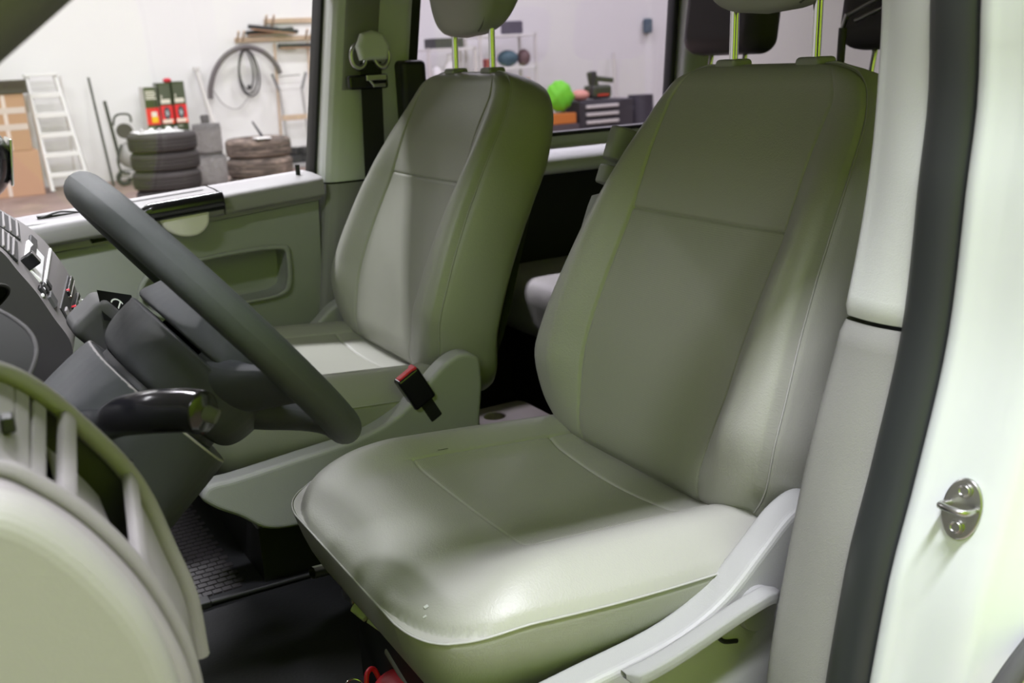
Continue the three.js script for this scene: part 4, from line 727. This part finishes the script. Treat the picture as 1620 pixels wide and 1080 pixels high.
// tyres
{
  const pr = [[0.20, -0.085], [0.215, -0.094], [0.27, -0.096], [0.305, -0.088], [0.322, -0.07], [0.328, -0.055], [0.326, -0.05], [0.318, -0.047], [0.318, -0.043], [0.328, -0.04], [0.330, -0.016], [0.320, -0.013], [0.320, -0.008], [0.330, -0.005], [0.330, 0.016], [0.320, 0.019], [0.320, 0.024], [0.329, 0.027], [0.327, 0.055], [0.322, 0.07], [0.305, 0.088], [0.27, 0.096], [0.215, 0.094], [0.20, 0.085]];
  const full = [...pr, [0.196, 0.06], [0.21, 0.0], [0.196, -0.06], pr[0]];
  const tyre = full.map(([r, y]) => new THREE.Vector2(r, y));
  const geo = new THREE.LatheGeometry(tyre, 56);
  const rimGeo = mergeGeometries([new THREE.CylinderGeometry(0.2, 0.19, 0.12, 32, 1, true).toNonIndexed(), new THREE.CylinderGeometry(0.195, 0.195, 0.012, 32).translate(0, -0.02, 0).toNonIndexed()]);
  const stack = (n, x, z, s, hh, m, where, rimTop) => {
    for (let k = 0; k < n; k++) {
      const from = ['lowest', 'second lowest', 'middle', 'second highest', 'topmost'], lab = n === 5 ? from[k] : ['lowest', 'second lowest', 'second highest', 'topmost'][k];
      const t = thing('car_tyre', `${lab} tyre of the ${where}`, 'tyre', [x + (rnd() - 0.5) * 0.03, GY + hh * k, z + (rnd() - 0.5) * 0.02], 'stacked tyres');
      const g = geo.clone(); g.scale(s, hh / 0.192, s); g.translate(0, hh / 2, 0); g.rotateY(k * 1.3); const o = lpart('rubber', g, m, t);
      if (k === n - 1 && rimTop) { const r = rimGeo.clone(); r.scale(s, 1, s); r.translate(0, hh * 0.62, 0); lpart('wheel_rim', r, steel, t); }
    }
  };
  stack(5, 2.06, -10.3, 0.98, 0.18, rubberTyre, 'dark stack in front of the printed packs', true);
  stack(4, 3.00, -10.4, 1.0, 0.192, rubberDusty, 'dusty brown stack right of the dark one', false);
  const pl = thing('white_tray', 'white tray with loose bits lying on the dark tyre stack', 'tray', [2.03, 1.05, -10.25]);
  part('sheet', box(1.8, 2.22, 1.052, 1.06, -10.5, -10.1, 0.003), whitePlastic, pl); for (let k = 0; k < 5; k++) part('bit', new THREE.SphereGeometry(0.02 + 0.012 * rnd(), 10, 8).translate(1.86 + k * 0.08, 1.072, -10.15 - 0.1 * rnd()), k % 2 ? whitePlastic : greyMetal, pl);
  single('white_card', box(2.9, 3.05, 0.92, 0.932, -10.2, -10.05, 0.004).rotateY(0), whitePlastic, 'small white card lying on the dusty tyre stack', 'card');
  single('hand_tool', rod([3.03, 0.93, -10.3], [2.96, 1.08, -10.35], 0.014, 0.009), toolBlack, 'thin dark handle standing up from the dusty tyre stack', 'tool');
  single('red_cone', new THREE.ConeGeometry(0.09, 0.34, 20).translate(2.52, GY + 0.17, -11.6), redPlastic, 'small red cone half hidden behind the dark tyre stack', 'cone');
}
{ // grey wrapped drum
  const gm = M(0.3, 0.285, 0.28, { roughness: 0.6, bumpMap: rep(rubberT, 2), bumpScale: 0.03 });
  const t = thing('wrapped_drum', 'grey crumpled drum between the two tyre stacks', 'drum', [3.25, GY, -13.5]);
  const lathe = (pts, f) => { const g = new THREE.LatheGeometry(pts.map(p => new THREE.Vector2(...p)), 40); const P = g.attributes.position; for (let i = 0; i < P.count; i++) { const a = Math.atan2(P.getZ(i), P.getX(i)), k = 1 + 0.05 * Math.sin(a * 9 + P.getY(i) * 30) + 0.04 * Math.sin(a * 5 - P.getY(i) * 17); P.setX(i, P.getX(i) * k); P.setZ(i, P.getZ(i) * k); } g.computeVertexNormals(); return g.translate(3.25, GY, -13.5); };
  part('lower_bundle', lathe([[0, 0], [0.17, 0], [0.2, 0.05], [0.21, 0.2], [0.2, 0.36], [0.17, 0.4], [0, 0.41]]), gm, t);
  part('upper_bundle', lathe([[0, 0.4], [0.16, 0.4], [0.18, 0.45], [0.18, 0.72], [0.165, 0.79], [0, 0.8]]), gm, t);
  part('neck', lathe([[0, 0.79], [0.05, 0.79], [0.055, 0.88], [0.045, 0.9], [0, 0.9]]), gm, t);
}
single('pale_tube', merge([rod([3.66, 1.60, -15.3], [3.86, GY, -15.0], 0.03), new THREE.CylinderGeometry(0.05, 0.05, 0.04, 16).translate(3.65, 1.63, -15.3)]), pale, 'pale tube leaning on the wall left of the hose arc', 'tube');
// wall rail with pegs, brushes, hose and cable
{
  const r1 = thing('wall_rail', 'lower pale wooden rail with pegs on the wall behind the tyres', 'rail', [4.9, 1.97, -15.37], 'wooden tool rails');
  part('board', box(4.28, 5.75, 1.965, 2.035, -15.4, -15.36, 0.004), wood, r1); for (const x of [4.31, 4.39, 5.35, 5.43]) part('peg', rod([x, 1.99, -15.37], [x - 0.01, 2.12, -15.2], 0.016), wood, r1);
  const r2 = thing('wall_rail', 'upper pale wooden rail with pegs on the wall behind the tyres', 'rail', [5.2, 2.22, -15.37], 'wooden tool rails');
  part('board', box(4.75, 5.85, 2.22, 2.29, -15.4, -15.36, 0.004), wood, r2); for (const x of [4.74, 4.85]) part('peg', rod([x, 2.17, -15.37], [x, 2.33, -15.2], 0.016), wood, r2);
  const brush = (label, x0, x1, y0, y1, z) => { const t = thing('brush_head', label, 'brush', [(x0 + x1) / 2, Math.min(y0, y1) - 0.04, z], 'brush heads on the wall rails'); const L = Math.hypot(x1 - x0, y1 - y0), a = Math.atan2(y1 - y0, x1 - x0); part('bristles', new RoundedBoxGeometry(L, 0.055, 0.06, 2, 0.008).rotateZ(a).translate((x0 + x1) / 2, (y0 + y1) / 2, z), toolBlack, t); part('holder', new RoundedBoxGeometry(L * 0.9, 0.018, 0.05, 2, 0.004).rotateZ(a).translate((x0 + x1) / 2, (y0 + y1) / 2 - 0.034, z), cardDark, t); };
  brush('black brush head tilting down to the right, upper of the crossed pair', 4.46, 5.2, 2.185, 2.09, -15.24);
  brush('black brush head nearly level, lower of the crossed pair', 4.44, 5.16, 2.095, 2.135, -15.33);
  brush('short black brush head below the crossed pair', 4.89, 5.5, 1.90, 1.89, -15.3);
  single('broom_handle', rod([4.86, 1.94, -15.36], [4.78, GY, -15.32], 0.018), wood, 'pale wooden broom handle nearest the hose arc', 'broom handle', 'broom handles');
  single('broom_handle', rod([5.38, 1.94, -15.37], [5.30, GY, -15.32], 0.018), wood, 'pale wooden broom handle right of the metal trolley', 'broom handle', 'broom handles');
  single('grey_hose', tube([[3.78, 1.20, -15.2], [3.80, 1.36, -15.2], [3.90, 1.60, -15.2], [4.10, 1.81, -15.2], [4.38, 1.90, -15.2], [4.64, 1.81, -15.2], [4.80, 1.63, -15.2], [4.85, 1.5, -15.2]], 0.038, 70, 12), M(0.14, 0.125, 0.13), 'thick grey hose hung in an arc on the wall', 'hose');
  const loop = (cx, top, bot, w, ph) => tube(lin(0, 1, 20).slice(0, 20).map(u => { const a = u * Math.PI * 2 + ph; return [cx + w * Math.sin(a) * (1 + 0.25 * Math.cos(a) * -1), (top + bot) / 2 + (top - bot) / 2 * Math.cos(a), -15.26 + 0.02 * Math.sin(a * 2)]; }), 0.011, 90, 8, true);
  const cab = thing('cable_coil', 'black cable coiled in long loops below the hose arc', 'cable', [4.38, 1.0, -15.27]);
  part('coil', merge([loop(4.38, 1.87, 1.24, 0.13, 0), loop(4.40, 1.86, 1.20, 0.15, 0.2), loop(4.36, 1.86, 1.30, 0.10, -0.2)]), toolBlack, cab);
  part('loose_end', tube([[3.84, 1.32, -15.27], [3.98, 1.1, -15.25], [4.16, 1.03, -15.25], [4.32, 1.16, -15.25], [4.45, 1.35, -15.25]], 0.008, 50, 6), greyMetal, cab);
  part('plug', rod([4.36, 1.36, -15.23], [4.38, 1.30, -15.23], 0.025), toolBlack, cab);
  const tr = thing('tool_trolley', 'grey metal trolley frame with splayed handles against the wall', 'trolley', [4.95, GY, -15.05]);
  for (const [x, dx] of [[4.78, -0.09], [5.12, 0.09]]) { part('post', rod([x, GY + 0.05, -14.95], [x, 1.30, -15.1], 0.018), greyMetal, tr); part('handle', rod([x, 1.25, -15.1], [x + dx, 1.50, -15.1], 0.02), M(0.2, 0.2, 0.21), tr); }
  part('top_bar', rod([4.78, 1.46, -15.1], [5.12, 1.47, -15.1], 0.01), greyMetal, tr); part('cross_board', box(4.76, 5.14, 0.82, 0.9, -15.08, -15.02, 0.006), wood, tr); part('base', box(4.74, 5.2, GY, GY + 0.06, -15.1, -14.7, 0.006), greyMetal, tr);
  const w = thing('black_weights', 'dark heap of small black blocks on the trolley foot', 'blocks', [4.98, GY + 0.06, -14.85]);
  for (let k = 0; k < 6; k++) part('block', new RoundedBoxGeometry(0.16, 0.11, 0.16, 2, 0.02).rotateY(rnd()).translate(4.83 + (k % 3) * 0.14, GY + 0.12 + Math.floor(k / 3) * 0.115, -14.85 + 0.04 * rnd()), toolBlack, w);
}
// shelves and tools seen through the tinted rear window
{
  const unit = (label, x0, x1, ys, top, z = -14.7) => { const t = thing('shelf_unit', label, 'shelf', [(x0 + x1) / 2, GY, z], 'white shelves at the far wall'); for (const x of [x0, x1]) for (const zz of [z + 0.25, z - 0.25]) part('upright', box(x - 0.02, x + 0.02, GY, top, zz - 0.02, zz + 0.02), pale, t); for (const y of ys) part('shelf_board', box(x0, x1, y - 0.02, y + 0.02, z - 0.27, z + 0.27, 0.004), whitePlastic, t); };
  unit('lower white shelf unit left of the passenger headrest posts', 6.95, 7.75, [1.73, 1.25, 0.75], 1.76);
  unit('taller white shelf unit right of the passenger headrest posts', 7.85, 8.86, [1.90, 1.40, 0.85], 1.93);
  const put = (name, geo, m, label, cat) => single(name, geo, m, label, cat);
  put('dark_case', box(7.05, 7.6, 1.752, 1.9, -14.8, -14.5, 0.02), M(0.06, 0.06, 0.065), 'flat dark case on the lower white shelf', 'case');
  put('white_bottle', new THREE.LatheGeometry([[0, 0], [0.09, 0], [0.1, 0.05], [0.1, 0.22], [0.04, 0.32], [0.035, 0.4], [0, 0.4]].map(p => new THREE.Vector2(...p)), 24).translate(7.35, 1.27, -14.55), whitePlastic, 'tall white bottle under the lower shelf board', 'bottle');
  put('white_bottle', new THREE.LatheGeometry([[0, 0], [0.1, 0], [0.11, 0.05], [0.1, 0.15], [0.04, 0.22], [0, 0.23]].map(p => new THREE.Vector2(...p)), 24).translate(7.1, 1.27, -14.55), whitePlastic, 'short white bottle beside the tall one', 'bottle');
  put('dark_box', box(8.42, 8.68, 1.922, 2.12, -14.8, -14.5, 0.03), M(0.1, 0.09, 0.12), 'dark box standing on the tall white shelf', 'box');
  put('red_box', box(7.98, 8.15, 1.68, 1.82, -14.7, -14.5, 0.02), M(0.35, 0.06, 0.07), 'dull red box at the left end of the tall shelf', 'box').position.y = 1.42;
  put('teal_bag', new THREE.SphereGeometry(0.16, 20, 14).scale(1.1, 0.8, 1).translate(8.42, 1.552, -14.6), M(0.06, 0.12, 0.15), 'dark teal bag on the lower board of the tall shelf', 'bag');
  put('brown_bag', new THREE.SphereGeometry(0.12, 20, 14).scale(0.9, 1.1, 1).translate(8.72, 1.555, -14.6), M(0.16, 0.1, 0.1), 'dull brown bag beside the teal one', 'bag');
  const ch = thing('tool_chest', 'dark tool chest with pale horizontal drawer handles', 'tool chest', [9.25, GY, -13.3]);
  part('cabinet', box(8.75, 9.75, GY, 0.87, -13.6, -13.05, 0.02), M(0.05, 0.045, 0.055), ch);
  for (let k = 0; k < 6; k++) { const dr = part('drawer', box(8.79, 9.5, 0.73 - k * 0.115, 0.835 - k * 0.115, -13.06, -13.03, 0.006), M(0.06, 0.055, 0.065), ch); part('handle', box(8.84, 9.43, 0.765 - k * 0.115, 0.81 - k * 0.115, -13.03, -12.99, 0.01), pale, dr); }
  const mc = thing('black_machine', 'black power tool standing on the tool chest', 'power tool', [9.3, 0.87, -13.3]);
  part('body', new RoundedBoxGeometry(0.36, 0.2, 0.3, 3, 0.05).translate(9.25, 0.99, -13.3), toolBlack, mc); part('column', new RoundedBoxGeometry(0.12, 0.3, 0.14, 3, 0.03).rotateZ(0.2).translate(9.17, 1.15, -13.3), toolBlack, mc); part('arm', rod([9.15, 1.2, -13.3], [9.5, 1.15, -13.25], 0.04), toolBlack, mc); part('red_stripe', box(9.15, 9.35, 0.93, 0.96, -13.15, -13.14), redPlastic, mc);
  put('pink_rags', new THREE.SphereGeometry(0.14, 20, 12).scale(1.1, 0.6, 1).translate(8.92, 0.956, -13.3), M(0.7, 0.3, 0.27), 'pink crumpled rags on the left of the tool chest', 'rags');
  put('dark_canister', new THREE.CylinderGeometry(0.2, 0.22, 0.75, 24).translate(10.0, GY + 0.375, -13.2), M(0.05, 0.045, 0.06), 'dark round canister right of the tool chest', 'canister');
  put('grey_cabinet', box(8.0, 8.70, GY, 0.56, -13.5, -13.0, 0.01), M(0.1, 0.08, 0.09), 'low dark cabinet under the orange tray', 'cabinet');
  put('orange_tray', box(8.08, 8.66, 0.565, 0.72, -13.4, -13.02, 0.015), M(0.62, 0.2, 0.04), 'orange tray under the bright green bag', 'tray');
  put('green_bag', (() => { const g = new THREE.SphereGeometry(0.24, 28, 20); const P = g.attributes.position; for (let i = 0; i < P.count; i++) { const x = P.getX(i), y = P.getY(i), z = P.getZ(i), k = 1 + 0.08 * Math.sin(x * 31 + z * 17) * Math.sin(y * 27 + x * 11); P.setXYZ(i, x * k, y * k, z * k); } g.computeVertexNormals(); return g.scale(0.95, 0.95, 0.8).translate(8.48, 0.968, -13.2); })(), M(0.16, 0.62, 0.03), 'bright green crumpled bag left of the tool chest', 'bag');
  put('brown_carton', box(8.42, 8.62, 0.8, 1.45, -14.3, -14.0, 0.006), cardDark, 'tall narrow brown carton behind the green bag', 'box').position.y = GY;
  put('brown_carton', box(8.05, 8.40, 1.05, 1.25, -14.2, -13.9, 0.006), card, 'low brown carton left of the tall narrow one', 'box');
  put('carton_table', merge([box(7.95, 8.7, 1.01, 1.045, -14.4, -13.8), box(7.97, 8.0, GY, 1.01, -14.4, -14.36), box(8.65, 8.68, GY, 1.01, -14.4, -14.36), box(7.97, 8.0, GY, 1.01, -13.85, -13.81), box(8.65, 8.68, GY, 1.01, -13.85, -13.81)]), pale, 'pale table carrying the brown cartons', 'table');
  put('pale_pole', rod([11.0, GY, -15.2], [11.0, 1.55, -15.3], 0.03), pale, 'pale pole standing against the far wall near the driver seat edge', 'pole');
  put('wall_sensor', new RoundedBoxGeometry(0.16, 0.26, 0.12, 3, 0.04).translate(11.8, 1.99, -15.33), M(0.08, 0.12, 0.16), 'small blue-grey device on the bare far wall', 'device');
  put('wall_bracket', box(6.2, 6.5, 1.98, 2.08, -15.39, -15.28, 0.01), cardDark, 'small brown bracket on the wall beside the passenger pillar', 'bracket');
}
renderer.render(scene, camera);
